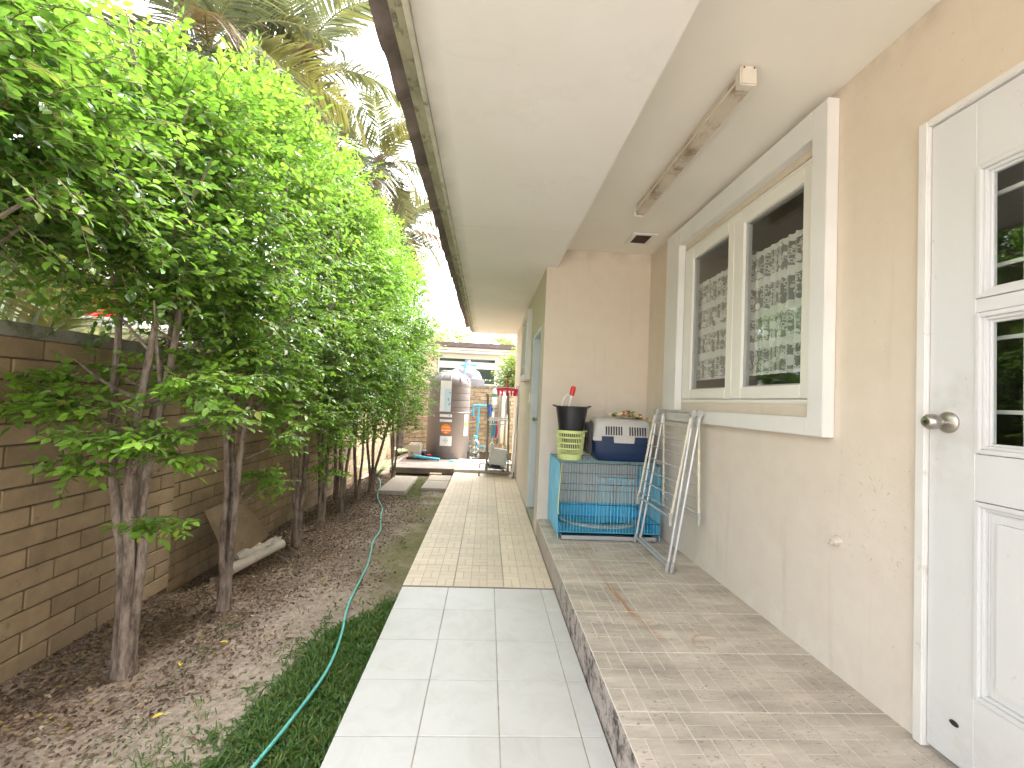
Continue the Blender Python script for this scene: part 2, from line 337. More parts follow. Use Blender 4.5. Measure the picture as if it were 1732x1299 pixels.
# ------------------------------------------------------------------ geometry helpers
class MB:
    def __init__(s): s.v = []; s.f = []
    def box(s, x0, x1, y0, y1, z0, z1, rot=None, at=None):
        b = len(s.v); P = [Vector((x, y, z)) for z in (z0, z1) for y in (y0, y1) for x in (x0, x1)]
        if rot is not None: P = [rot @ p + (at or Vector()) for p in P]
        s.v += [tuple(p) for p in P]
        s.f += [tuple(b+i for i in q) for q in ((0, 2, 3, 1), (4, 5, 7, 6), (0, 1, 5, 4), (2, 6, 7, 3), (0, 4, 6, 2), (1, 3, 7, 5))]
        return s
    def tube(s, pts, r, n=8, cap=True, jit=0):
        pts = [Vector(p) for p in pts]; m = len(pts)
        rs = r if isinstance(r, (list, tuple)) else [r]*m
        b = len(s.v); prev = None
        for i, p in enumerate(pts):
            d = (pts[min(i+1, m-1)]-pts[max(i-1, 0)])
            d = d.normalized() if d.length > 1e-9 else Vector((0, 0, 1))
            if prev is None:
                a = d.orthogonal().normalized()
            else:
                a = prev - d*prev.dot(d); a = a.normalized() if a.length > 1e-6 else d.orthogonal().normalized()
            prev = a; c = d.cross(a)
            for k in range(n):
                t = 2*math.pi*k/n; rr = rs[i]*(1+(random.uniform(-jit, jit) if jit else 0))
                s.v.append(tuple(p + a*math.cos(t)*rr + c*math.sin(t)*rr))
        for i in range(m-1):
            for k in range(n):
                k2 = (k+1) % n
                s.f.append((b+i*n+k, b+i*n+k2, b+(i+1)*n+k2, b+(i+1)*n+k))
        if cap:
            s.f.append(tuple(b+k for k in range(n))[::-1]); s.f.append(tuple(b+(m-1)*n+k for k in range(n)))
        return s
    def lathe(s, prof, n=24, c=(0, 0, 0), sx=1, sy=1, cap=True):
        b = len(s.v); m = len(prof)
        for r, z in prof:
            for k in range(n):
                t = 2*math.pi*k/n; s.v.append((c[0]+r*sx*math.cos(t), c[1]+r*sy*math.sin(t), c[2]+z))
        for i in range(m-1):
            for k in range(n):
                k2 = (k+1) % n; s.f.append((b+i*n+k, b+i*n+k2, b+(i+1)*n+k2, b+(i+1)*n+k))
        if cap:
            s.f.append(tuple(b+k for k in range(n))[::-1]); s.f.append(tuple(b+(m-1)*n+k for k in range(n)))
        return s
    def poly_prism(s, pts, d):     # pts: list of 3-D points (planar), d: extrusion vector
        b = len(s.v); n = len(pts); d = Vector(d)
        s.v += [tuple(p) for p in pts] + [tuple(Vector(p)+d) for p in pts]
        s.f += [tuple(range(b, b+n))[::-1], tuple(range(b+n, b+2*n))]
        s.f += [(b+i, b+(i+1) % n, b+n+(i+1) % n, b+n+i) for i in range(n)]
        return s
    def mesh(s, name, m, bevel=0, smooth=False, seg=2):
        me = bpy.data.meshes.new(name); me.from_pydata(s.v, [], s.f)
        bm = bmesh.new(); bm.from_mesh(me)
        bmesh.ops.recalc_face_normals(bm, faces=bm.faces)
        if bevel: bmesh.ops.bevel(bm, geom=bm.edges[:], offset=bevel, segments=seg, affect='EDGES', clamp_overlap=True)
        if smooth:
            for f in bm.faces: f.smooth = True
            for e in bm.edges:
                if len(e.link_faces) == 2 and e.calc_face_angle(0) > R(38): e.smooth = False
        bm.to_mesh(me); bm.free(); me.materials.append(m); return me
    def obj(s, name, m, parent=None, bevel=0, smooth=False, seg=2, **tg):
        return link(name, s.mesh(name, m, bevel, smooth, seg), parent, **tg)
def link(name, data, parent=None, loc=None, rot=None, **tg):
    o = bpy.data.objects.new(name, data); COL.objects.link(o)
    if parent: o.parent = parent
    if loc is not None: o.location = loc
    if rot is not None: o.rotation_euler = rot
    for k, v in tg.items(): o[{'cat': 'category'}.get(k, k)] = v
    return o
def thing(name, label, cat, loc=(0, 0, 0), rot=(0, 0, 0), group=None):
    o = link(name, None, None, loc, rot, label=label, cat=cat)
    if group: o['group'] = group
    return o
def struct(name, mb, m, **k): return mb.obj(name, m, kind='structure', **k)
def tri_mesh(name, V, T, m, attr=None, smooth=False):
    me = bpy.data.meshes.new(name)
    me.vertices.add(len(V)); me.vertices.foreach_set('co', np.asarray(V, np.float32).ravel())
    nt = len(T); me.loops.add(nt*3); me.loops.foreach_set('vertex_index', np.asarray(T, np.int32).ravel())
    me.polygons.add(nt); me.polygons.foreach_set('loop_start', np.arange(0, nt*3, 3, dtype=np.int32))
    me.polygons.foreach_set('loop_total', np.full(nt, 3, np.int32))
    if attr is not None:
        a = me.attributes.new('tint_mix', 'FLOAT', 'POINT'); a.data.foreach_set('value', np.asarray(attr, np.float32))
    me.update(calc_edges=True); me.validate(); me.materials.append(m)
    if smooth: me.polygons.foreach_set('use_smooth', np.ones(nt, bool))
    return me
def nrm(a): return a/np.maximum(np.linalg.norm(a, axis=-1, keepdims=True), 1e-9)
LT8 = np.array([(0, 0, 0), (.33, .24, .05), (.33, -.24, .05), (.33, 0, 0), (.68, .19, .03), (.68, -.19, .03), (.68, 0, -.03), (1, 0, -.10)])
LF8 = np.array([(0, 3, 1), (0, 2, 3), (1, 3, 6), (1, 6, 4), (3, 2, 5), (3, 5, 6), (4, 6, 7), (6, 5, 7)])
LT4 = np.array([(0, 0, 0), (.45, .26, .05), (.45, -.26, .05), (1, 0, -.08)])
LF4 = np.array([(0, 3, 1), (0, 2, 3)])
def leaves(P, A, Nn, size, wid=1.0, fine=True):
    """P base, A axis, Nn approx normal, size per leaf -> V, T"""
    A = nrm(A); Nn = nrm(Nn - A*np.sum(Nn*A, 1, keepdims=True)); B = np.cross(Nn, A)
    LT, LF = (LT8, LF8) if fine else (LT4, LF4)
    sz = size[:, None, None]
    V = P[:, None, :] + sz*(LT[None, :, 0:1]*A[:, None, :] + LT[None, :, 1:2]*wid*B[:, None, :] + LT[None, :, 2:3]*Nn[:, None, :])
    T = LF[None] + (np.arange(len(P))*len(LT))[:, None, None]
    return V.reshape(-1, 3), T.reshape(-1, 3)
def sprigs(P, D, L, n, lsize, tint_mix, fine=True, droop=.25, rg=rng):
    """alternate leaves along short twigs; returns leaf V, T, age and twig V, T"""
    D = nrm(D); m = len(P); upv = np.tile([0, 0, 1.0], (m, 1))
    Nn = nrm(upv - D*np.sum(upv*D, 1, keepdims=True)*.9 + rg.normal(0, .25, (m, 3))); Sd = nrm(np.cross(Nn, D))
    PP, AA, NN, SS, AG = [], [], [], [], []
    for k in range(n):
        t = (k+.7)/n; sg = 1 if k % 2 else -1
        p = P + D*(L[:, None]*t); p[:, 2] -= droop*L*t*t
        if k == n-1: a = D + rg.normal(0, .15, (m, 3))
        else: a = D*.55 + Sd*sg*.85 + rg.normal(0, .22, (m, 3))
        a[:, 2] -= .28
        PP.append(p); AA.append(a); NN.append(Nn + rg.normal(0, .35, (m, 3)))
        SS.append(lsize*(1-.35*abs(t-.6))*rg.uniform(.6, 1.25, m)); AG.append(np.clip(tint_mix*(.6+.6*t)+rg.normal(0, .06, m), 0, 1))
    P_, A_, N_ = np.concatenate(PP), np.concatenate(AA), np.concatenate(NN)
    s_ = np.concatenate(SS); g_ = np.concatenate(AG)
    V, T = leaves(P_, A_, N_, s_, fine=fine)
    r = .0016; tv = []
    e = P + D*L[:, None]*.95; e[:, 2] -= droop*L*.9
    mid = P + D*L[:, None]*.5; mid[:, 2] -= droop*L*.25
    for q in (P, mid, e):
        for k in range(3):
            an = 2*math.pi*k/3; tv.append(q + (Nn*math.cos(an)+Sd*math.sin(an))*r)
    TV = np.stack(tv, 1).reshape(-1, 3)
    base = np.array([(i*3+k, i*3+(k+1) % 3, (i+1)*3+k) for i in range(2) for k in range(3)] + [(i*3+(k+1) % 3, (i+1)*3+(k+1) % 3, (i+1)*3+k) for i in range(2) for k in range(3)])
    TT = (base[None] + (np.arange(m)*9)[:, None, None]).reshape(-1, 3)
    return V, T, np.repeat(g_, len(LT8) if fine else len(LT4)), TV, TT
def cat_mesh(parts):
    Vs, Ts, As, o = [], [], [], 0
    for V, T, A in parts:
        Vs.append(V); Ts.append(T+o); As.append(A); o += len(V)
    return np.concatenate(Vs), np.concatenate(Ts), np.concatenate(As)
def qbez(a, b, c, n):
    a, b, c = Vector(a), Vector(b), Vector(c)
    return [a*(1-t)**2 + b*2*t*(1-t) + c*t*t for t in [i/(n-1) for i in range(n)]]
def catmull(P, n=8):
    P = [Vector(p) for p in P]; Q = [P[0]*2-P[1]] + P + [P[-1]*2-P[-2]]; out = []
    for i in range(1, len(Q)-2):
        p0, p1, p2, p3 = Q[i-1:i+3]
        for k in range(n):
            t = k/n
            out.append(.5*((2*p1) + (p2-p0)*t + (2*p0-5*p1+4*p2-p3)*t*t + (3*p1-p0-3*p2+p3)*t**3))
    out.append(P[-1]); return out

# ------------------------------------------------------------------ ground
from mathutils import noise as mn
struct('ground', MB().box(-150, 150, -60, 250, -.6, -.30), MSOIL)
def gz(x, y):
    z = -.065 + .03*mn.noise(Vector((x*1.3, y*1.3, 3))) + .012*mn.noise(Vector((x*6, y*6, 1))) + .004*mn.noise(Vector((x*25, y*25, 2)))
    if x < -1.75 and y > 2.9: z -= .09*min(1, (-1.75-x)/.25)*min(1, (y-2.9)/.15)
    if x > -.62: z = z*.6 - .03
    return z
nx, ny = 110, 560
xs = np.linspace(-2.3, -.49, nx); ys = np.linspace(-1.2, 10.4, ny)
GV = [(x, y, gz(x, y)) for y in ys for x in xs]
GF = [(j*nx+i, j*nx+i+1, (j+1)*nx+i+1, (j+1)*nx+i) for j in range(ny-1) for i in range(nx-1)]
me = bpy.data.meshes.new('soil_bed'); me.from_pydata(GV, [], GF); me.materials.append(MSOIL)
me.polygons.foreach_set('use_smooth', np.ones(len(GF), bool))
link('soil_bed', me, kind='structure')

struct('bounce_slab', MB().box(-9, 12, -14, -1.62, -.13, -.01), mat('pale patio concrete', (.55, .53, .50), .8, .1, 2, .3))  # unseen pale slab behind the camera, added to bounce light onto soffit and walls
# ------------------------------------------------------------------ tiled path
path = MB().box(-.497, .497, -1.6, 2.975, -.13, -.006).box(-.497, .495, 2.99, 7.49, -.13, -.006).box(-.50, .495, 7.50, 8.8, -.13, .045)
P = struct('path', path, MEDGE)
tm = {}
def flat_tile(w_, l_):
    k = (round(w_, 3), round(l_, 3))
    if k not in tm: tm[k] = MB().box(0, w_, 0, l_, -.005, 0).mesh('tile', MWT, bevel=.0012, seg=1)
    return tm[k]
MB().box(-.495, .495, -1.6, 2.972, -.0062, -.0025).obj('grout', MGROUT, P)
cols = [-.498, -.197, .102, .408, .499]
rows = [2.974, 2.667, 2.339, 2.012, 1.684, 1.356, 1.028, .70, .372, .044, -.284]
for j in range(len(rows)-1):
    for i in range(4):
        g = .0022
        link('tile', flat_tile(cols[i+1]-cols[i]-2*g, rows[j]-rows[j+1]-2*g), P, (cols[i]+g, rows[j+1]+g, random.uniform(-.0008, .0008)), (random.uniform(-.002, .002), random.uniform(-.002, .002), 0))
MB().box(-.498, .498, 2.976, 2.989, -.01, -.003).obj('joint_strip', MTILEJ, P)
def bar_mesh(w_, l_, mg, mb_, seed, nxx=3, nyy=3):
    rd = random.Random(seed)
    b = MB().box(0, w_, 0, l_, -.005, .0002); me = b.mesh('tile', mg)
    q = MB(); cw, cl = w_/nxx, l_/nyy; g = .0022
    for i in range(nxx):
        for j in range(nyy):
            x0, y0 = i*cw, j*cl
            if (i+j+seed) % 2 == 0:
                q.box(x0+g, x0+cw/2-g, y0+g, y0+cl-g, 0, .0022); q.box(x0+cw/2+g, x0+cw-g, y0+g, y0+cl-g, 0, .0022)
            else:
                q.box(x0+g, x0+cw-g, y0+g, y0+cl/2-g, 0, .0022); q.box(x0+g, x0+cw-g, y0+cl/2+g, y0+cl-g, 0, .0022)
    m2 = q.mesh('bars', mb_)
    bm = bmesh.new(); bm.from_mesh(me); n0 = len(bm.faces); bm.from_mesh(m2); bm.faces.ensure_lookup_table()
    for f in bm.faces[n0:]: f.material_index = 1
    bm.to_mesh(me); bm.free(); me.materials.append(mb_); bpy.data.meshes.remove(m2); return me
bt = [bar_mesh(.329, .371, MPG, MPB, s) for s in (0, 1)]
for j in range(12):
    for i in range(3):
        link('tile', bt[(i+j) % 2], P, (-.498+i*.3327, 2.992+j*.375, -.002))
pl = [MB().box(0, .329, 0, .32, -.005, 0).mesh('tile', MPB, bevel=.001, seg=1)]
for j in range(4):
    for i in range(3): link('tile', pl[0], P, (-.498+i*.3327, 7.504+j*.324, .051))

# raised platform along the house
PL = struct('platform', MB().box(.503, 1.50, -1.6, 4.118, -.13, .153), MRIS)
bs = [bar_mesh(.330, .371, MSG, MSB, s) for s in (0, 1)]
y0 = 1.584-.375*6
for j in range(13):
    for i in range(3):
        yy = y0+j*.375
        if yy > 3.9: continue
        link('tile', bs[(i+j) % 2], PL, (.507+i*.3335, yy+.002, .158))
lm = bar_mesh(.330, 4.116-(y0+12*.375)-.002 if y0+12*.375 < 4.1 else .28, MSG, MSB, 0, 3, 2)
# last, cut row against the wall
yl = y0 + math.floor((4.118-y0)/.375)*.375
if yl < 3.9 or True:
    for o in [o for o in PL.children if o.location.y > yl-.01]: bpy.data.objects.remove(o)
    cut = bar_mesh(.330, 4.116-yl-.002, MSG, MSB, 1, 3, 2)
    for i in range(3): link('tile', cut, PL, (.507+i*.3335, yl+.002, .158))

# ------------------------------------------------------------------ block walls on the left and at the back
def block_wall(label, name, axis, fixed, a0, a1, z0, z1, thick, mblock, limit, cop, seed, rough=0, bl=.263, ch=.0925, cop_over=.03, side=1):
    """axis 'y': wall runs along y with its face at x=fixed; axis 'x': runs along x with its face at y=fixed"""
    rd = random.Random(seed)
    T = thing(name, label, 'wall', (fixed, a0, 0) if axis == 'y' else (a0, fixed, 0))
    def bx(mb, p0, p1, d0, d1, q0, q1):
        if axis == 'y': mb.box(d0-fixed, d1-fixed, p0-a0, p1-a0, q0, q1)
        else: mb.box(p0-a0, p1-a0, d0-fixed, d1-fixed, q0, q1)
    far = fixed - thick if axis == 'y' else fixed + thick
    s_ = -1 if axis == 'y' else 1
    c = MB(); bx(c, a0, a1, min(fixed+s_*.008, far), max(fixed+s_*.008, far), z0-.2, z1); c.obj('core', MMORT, T)
    nrow = int(round((z1-z0)/ch)); cand = []
    for r_ in range(nrow):
        off = bl/2 if r_ % 2 else 0
        k = -1
        while True:
            p = a0 - off + k*bl; k += 1
            lo, hi = max(p, a0)+.004, min(p+bl, a1)-.004
            if p >= a1: break
            if hi-lo < .03: continue
            cand.append((lo, hi, z0+r_*ch+.004, z0+(r_+1)*ch-.004))
    if axis == 'y': cand.sort(key=lambda q: q[0])
    stuff = MB(); meshes = {}
    for n, (lo, hi, q0, q1) in enumerate(cand):
        pr = rd.uniform(0, .003) + rough*rd.uniform(0, .012)
        f0 = fixed + s_*.03; f1 = fixed - s_*pr
        if n < limit:
            key = (round(hi-lo, 3), rd.randint(0, 3) if rough else 0)
            if key not in meshes:
                L, H = hi-lo, q1-q0
                b = MB()
                if axis == 'y': b.box(-.03, 0, 0, L, 0, H)
                else: b.box(0, L, 0, .03, 0, H)
                me = b.mesh('block', mblock, bevel=.0035, seg=1)
                if rough:
                    bm = bmesh.new(); bm.from_mesh(me)
                    bmesh.ops.subdivide_edges(bm, edges=bm.edges[:], cuts=2, use_grid_fill=True)
                    for v in bm.verts:
                        if v.co.y < .01: v.co.y -= rd.uniform(-.003, .010); v.co.x += rd.uniform(-.004, .004); v.co.z += rd.uniform(-.004, .004)
                    bm.to_mesh(me); bm.free()
                meshes[key] = me
            if axis == 'y': link('block', meshes[key], T, (pr, lo-a0, q0))
            else: link('block', meshes[key], T, (lo-a0, -pr, q0))
        else: bx(stuff, lo, hi, min(f0, f1), max(f0, f1), q0, q1)
    if stuff.v: stuff.obj('blocks', mblock, T, kind='stuff')
    cp_ = MB()
    n = max(1, int((a1-a0)/.9)); 
    for i in range(n):
        p0, p1 = a0+(a1-a0)*i/n+.002, a0+(a1-a0)*(i+1)/n-.002
        bx(cp_, p0, p1, min(fixed-s_*cop_over, far+s_*cop_over), max(fixed-s_*cop_over, far+s_*cop_over), z1+.001, z1+cop)
    co_ = cp_.obj('coping', MCOPE, T, bevel=.006)
    return T
block_wall('near section of brown concrete block wall with mossy cement coping behind the first tree', 'block_wall', 'y', -2.0, .40, 3.03, -.062, 1.414, .12, MBLOCK, 400, .062, 1)
block_wall('long stepped-back stretch of brown block wall running behind the row of hedge trees', 'block_wall', 'y', -2.06, 3.034, 10.49, -.155, 1.414, .12, MBLOCK, 290, .06, 2)
block_wall('rough-faced tan block wall closing the yard behind the grey water tank', 'block_wall', 'x', 10.5, -2.06, 3.2, -.0, 1.49, .14, MROUGH, 290, .055, 3, rough=1, ch=.0931, bl=.29)
MB().box(-2.055, -1.90, 10.43, 10.46, -.1, 1.46).obj('corner_pier', MCONC, bevel=.004, label='slim cement pier in the far left corner of the yard wall', cat='pier')

# ------------------------------------------------------------------ house
H = thing('house', 'peach painted house with broad white soffit along the right of the tiled path', 'house', (1.5, 2, 0))
def hp(name, mb, m, parent=None, **k):
    o = mb.obj(name, m, None, **k); o.parent = parent or H; o.matrix_parent_inverse = (parent or H).matrix_world.inverted() if False else Matrix.Translation(-Vector((1.5, 2, 0))); return o
XW = 1.5
wall = MB()
# long wall x = 1.5 .. 1.62 with window (y 1.96-3.39, z 1.283-2.475) and door (y .60-1.462, z .16-2.272)
wall.box(XW, 1.62, 3.40, 4.12, .0, 2.80).box(XW, 1.62, 1.96, 3.40, 0, 1.283).box(XW, 1.62, 1.96, 3.40, 2.475, 2.80).box(XW, 1.62, 1.462, 1.96, 0, 2.80)
wall.box(XW, 1.62, .58, 1.462, 2.272, 2.80).box(XW, 1.62, .58, 1.462, 0, .158).box(XW, 1.62, -2.5, .58, 0, 2.80)
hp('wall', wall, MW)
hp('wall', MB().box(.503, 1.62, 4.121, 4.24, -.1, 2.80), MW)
bay = MB().box(.503, .62, 4.241, 4.36, -.1, 2.52).box(.503, .62, 4.36, 5.15, 2.0, 2.52).box(.503, .62, 5.15, 5.46, -.1, 2.52)
bay.box(.503, .62, 5.46, 6.10, -.1, 1.58).box(.503, .62, 5.46, 6.10, 2.27, 2.52).box(.503, .62, 6.10, 8.4, -.1, 2.52).box(.62, 3, 8.28, 8.4, -.1, 2.52)
hp('wall', bay, MW)
hp('soffit', MB().box(-.31, .604, -2.5, 4.119, 2.51, 2.56).box(-.31, .502, 4.119, 8.6, 2.51, 2.56).box(.504, 3, 8.402, 8.6, 2.51, 2.56), MSOF)
hp('soffit_step', MB().box(.58, .6045, -2.5, 4.118, 2.561, 2.684), MCEIL)
hp('ceiling', MB().box(.575, 1.499, -2.5, 4.12, 2.685, 2.74), MCEIL)
hp('fascia', MB().box(-.334, -.311, -2.5, 8.62, 2.498, 2.565), MFASC2, bevel=.003)
hp('fascia', MB().box(-.366, -.336, -2.5, 8.63, 2.518, 2.66), MFASC, bevel=.003)
hp('fascia', MB().box(-.395, -.368, -2.5, 8.64, 2.548, 2.70), MFASC, bevel=.003)
rt_ = MB()
prof = []
for k in range(9):
    a = k/8; prof.append((a*.30, .009*math.sin(a*math.pi*2)))
for (p0, q0), (p1, q1) in zip(prof[:-1], prof[1:]):
    rt_.poly_prism([(0, p0, q0), (0, p1, q1), (0, p1, q1+.016), (0, p0, q0+.016)], (.42, 0, .20))
rtm = rt_.mesh('roof_tile', MRTILE)
for i in range(37):
    o = link('roof_tile', rtm, H, (-.475-1.5+random.uniform(-.006, .006), -2.45+i*.30-2, 2.605+random.uniform(-.004, .004)))
    if i < 11 or True:
        o2 = link('roof_tile', rtm, H, (-.475-1.5+.39, -2.45+i*.30-2, 2.815))
roof = MB(); roof.poly_prism([(-.36, -2.5, 2.712), (4, -2.5, 4.6), (4, -2.5, 4.65), (-.36, -2.5, 2.762)], (0, 11.1, 0)); hp('roof', roof, MRTILE)
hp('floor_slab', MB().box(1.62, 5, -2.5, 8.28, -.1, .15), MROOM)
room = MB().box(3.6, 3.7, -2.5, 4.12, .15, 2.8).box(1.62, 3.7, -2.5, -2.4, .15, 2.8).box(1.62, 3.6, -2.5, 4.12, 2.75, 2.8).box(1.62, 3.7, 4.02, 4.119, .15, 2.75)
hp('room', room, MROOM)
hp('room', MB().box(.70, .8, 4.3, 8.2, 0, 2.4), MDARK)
# window
WN = link('window', None, H)
WN.parent = H; WN.matrix_parent_inverse = Matrix.Translation(-Vector((1.5, 2, 0)))
def sub(name, mb, m, par=None, **k):
    o = mb.obj(name, m, None, **k); o.parent = par or WN; return o
X0 = 1.445
def picture(y0, y1, z0, z1, iy0, iy1, iz0, iz1, x0, x1):
    return MB().box(x0, x1, y0, iy0, z0, z1).box(x0, x1, iy1, y1, z0, z1).box(x0, x1, iy0, iy1, z0, iz0).box(x0, x1, iy0, iy1, iz1, z1)
sub('surround', picture(1.846, 3.61, 1.14, 2.645, 1.942, 3.372, 1.222, 2.51, X0, 1.4995), MTRIM, bevel=.003)
sub('outer_frame', picture(1.9605, 3.3995, 1.2835, 2.4745, 1.975, 3.385, 1.306, 2.455, 1.508, 1.58), MFRAME, bevel=.003)
def sash(a0, a1, g0, g1):
    sub('sash', picture(a0, a1, 1.31, 2.452, g0, g1, 1.378, 2.372, 1.503, 1.556), MFRAME, bevel=.004)
    sub('sash_bead', picture(g0, g1, 1.378, 2.372, g0+.008, g1-.008, 1.386, 2.364, 1.518, 1.55), MGREYP)
    sub('pane', MB().box(1.53, 1.535, g0+.008, g1-.008, 1.386, 2.364), MGLASS)
sash(2.683, 3.382, 2.755, 3.248); sash(1.978, 2.680, 2.072, 2.577)
# lace curtain
n_, mz = 220, 2
vs, fs, uvs = [], [], []
for i in range(n_+1):
    y = 2.02+(3.33-2.02)*i/n_; u = i/n_*2.1
    x = 1.585+.012*math.sin(i*.55)+.006*math.sin(i*1.3+1)
    for z in (1.452, 2.185+.008*abs(math.sin(u*math.pi/.09))): vs.append((x, y, z)); uvs.append((u, z-1.452))
for i in range(n_): fs.append((2*i, 2*i+2, 2*i+3, 2*i+1))
me = bpy.data.meshes.new('curtain'); me.from_pydata(vs, [], fs); me.materials.append(MLACE)
uvl = me.uv_layers.new(name='UVMap')
for l in me.loops: uvl.data[l.index].uv = uvs[l.vertex_index]
link('curtain', me, None, label='white lace cafe curtain with rows of flowers hanging behind the window panes', cat='curtain')
MB().tube([(1.592, 1.99, 2.19), (1.592, 3.36, 2.19)], .004).obj('curtain_rod', MWHITE, None, label='thin white rod carrying the lace curtain inside the window', cat='curtain rod')
# small bay window further along, with its trim and sill ledge
W2 = link('window', None, H); W2.parent = H; W2.matrix_parent_inverse = Matrix.Translation(-Vector((1.5, 2, 0)))
sub('surround', picture(5.34, 6.22, 1.50, 2.36, 5.45, 6.11, 1.575, 2.275, .44, .5025), MTRIM, W2, bevel=.003)
sub('louvre_panel', MB().box(.54, .56, 5.46, 6.10, 1.58, 2.27), MLGREY, W2)
sub('ledge', MB().box(.47, .535, 5.46, 6.09, 1.69, 1.72), MTRIM, W2, bevel=.002)
# kitchen door (right)
D = link('door', None, H); D.parent = H; D.matrix_parent_inverse = Matrix.Translation(-Vector((1.5, 2, 0)))
fr = MB().box(1.478, 1.60, 1.428, 1.463, .162, 2.273).box(1.478, 1.60, .58, .615, .162, 2.273).box(1.478, 1.60, .615, 1.428, 2.248, 2.273)
sub('door_frame', fr, MDOORF, D, bevel=.004)
XD = 1.492
def leafgrid():
    b = MB(); y = [.618, .72, 1.284, 1.425]; z = [.178, .409, .998, 1.139, 1.572, 1.614, 2.032, 2.244]
    b.box(XD, XD+.04, y[2], y[3], z[0], z[7]).box(XD, XD+.04, y[0], y[1], z[0], z[7])
    for a, c in ((0, 1), (2, 3), (4, 5), (6, 7)): b.box(XD, XD+.04, y[1], y[2], z[a], z[c])
    return b
sub('door_leaf', leafgrid(), MDOOR, D, bevel=.0015, seg=1)
def mould(z0, z1):
    b = MB(); o = .0
    for k, (d, t_) in enumerate(((0, .014), (.014, .010), (.024, .008))):
        xx = XD-.006+.006*k*1.6
        b2 = picture(.722+d, 1.282-d, z0+.002+d, z1-.002-d, .722+d+t_, 1.282-d-t_, z0+.002+d+t_, z1-.002-d-t_, xx, XD+.03)
        n0 = len(b.v); b.v += b2.v; b.f += [tuple(i+n0 for i in f) for f in b2.f]
    return b
for z0, z1 in ((1.139, 1.572), (1.614, 2.032)):
    sub('glazing_bead', mould(z0, z1), MDOOR, D, bevel=.002)
    sub('pane', MB().box(XD+.018, XD+.022, .755, 1.249, z0+.034, z1-.034), MGLASS, D)
sub('glazing_bead', mould(.409, .998), MDOOR, D, bevel=.002)
sub('raised_panel', MB().box(XD+.002, XD+.03, .765, 1.239, .452, .955), MDOOR, D, bevel=.012)
sub('raised_panel', MB().box(XD+.012, XD+.03, .754, 1.25, .441, .966), MDOOR, D)
gr = MB()
for yy in (1.22, 1.10, .98, .86): gr.box(1.575, 1.587, yy-.006, yy+.006, 1.10, 2.08)
for zz in (1.27, 1.50, 1.73, 1.96): gr.box(1.5755, 1.5865, .66, 1.30, zz-.006, zz+.006)
sub('security_bars', gr, MTRIM, D)
kb = MB()
kp = [(.034, 0), (.034, .006), (.026, .012), (.012, .016), (.012, .03), (.022, .042), (.0255, .055), (.0245, .068), (.018, .078), (.010, .081)]
b_ = MB().lathe(kp, 28)
for v in b_.v: kb.v.append((XD-v[2], 1.362+v[0], 1.231+v[1]))
kb.f = b_.f
kn = sub('knob', kb, MSTEEL, D, smooth=True)
sub('keyhole', MB().box(XD-.0825, XD-.079, 1.357, 1.367, 1.228, 1.234), MGLOSS, D)
sub('drill_hole', MB().lathe([(.001, 0), (.011, .0), (.011, .002), (.004, .002)], 12).v and (lambda b: (setattr(b, 'v', [(XD-.002-v[2]*.3, 1.337+v[0]*1.3, .30+v[1]*.8) for v in b.v]), b)[1])(MB().lathe([(.001, 0), (.011, .0), (.011, .002), (.004, .002)], 12)), MGLOSS, D)
# bathroom door in the bay wall
D2 = link('door', None, H); D2.parent = H; D2.matrix_parent_inverse = Matrix.Translation(-Vector((1.5, 2, 0)))
sub('door_leaf', MB().box(.585, .615, 4.365, 5.145, .05, 1.99), mat('pale grey door paint', (.56, .58, .58), .5, .04), D2, bevel=.002)
sub('door_frame', MB().box(.5045, .584, 5.118, 5.149, .03, 1.995).box(.5045, .584, 4.362, 4.392, .03, 1.995).box(.5045, .584, 4.392, 5.118, 1.965, 1.995), mat('blue grey frame paint', (.58, .62, .64), .5, .05), D2, bevel=.002)
sub('threshold', MB().box(.505, .62, 4.36, 5.15, -.05, .028), MEDGE, D2)
b_ = MB().lathe([(.03, 0), (.03, .006), (.012, .012), (.012, .028), (.024, .040), (.026, .055), (.016, .068)], 20)
kb = MB(); kb.v = [(.585-v[2], 5.05+v[0], 1.035+v[1]) for v in b_.v]; kb.f = b_.f
sub('knob', kb, MSTEEL, D2, smooth=True)
hp('light_switch', MB().box(.493, .5025, 5.22, 5.30, 1.22, 1.34), MWHITE, bevel=.003)
V_ = link('vent', None, H); V_.parent = H; V_.matrix_parent_inverse = Matrix.Translation(-Vector((1.5, 2, 0)))
o = MB().box(1.15, 1.365, 3.60, 3.635, 2.672, 2.6845).box(1.15, 1.365, 3.825, 3.86, 2.672, 2.6845).box(1.15, 1.19, 3.635, 3.825, 2.672, 2.6845).box(1.325, 1.365, 3.635, 3.825, 2.672, 2.6845)
sub('vent_frame', o, MTRIM, V_, bevel=.003)
sl_ = MB().box(1.19, 1.325, 3.635, 3.825, 2.682, 2.6845)
for k in range(9): sl_.box(1.192, 1.323, 3.64+k*.021, 3.643+k*.021, 2.674, 2.682)
for k in range(7): sl_.box(1.198+k*.019, 1.2+k*.019, 3.637, 3.823, 2.675, 2.6825)
sub('grille', sl_, MVENT, V_)
st = MB().tube([(1.4995, 1.814, .712), (1.47, 1.812, .706)], [.02, .012], 9, jit=.25).tube([(1.475, 1.812, .708), (1.455, 1.808, .700)], .007, 7)
hp('pipe_stub', st, MSACK)

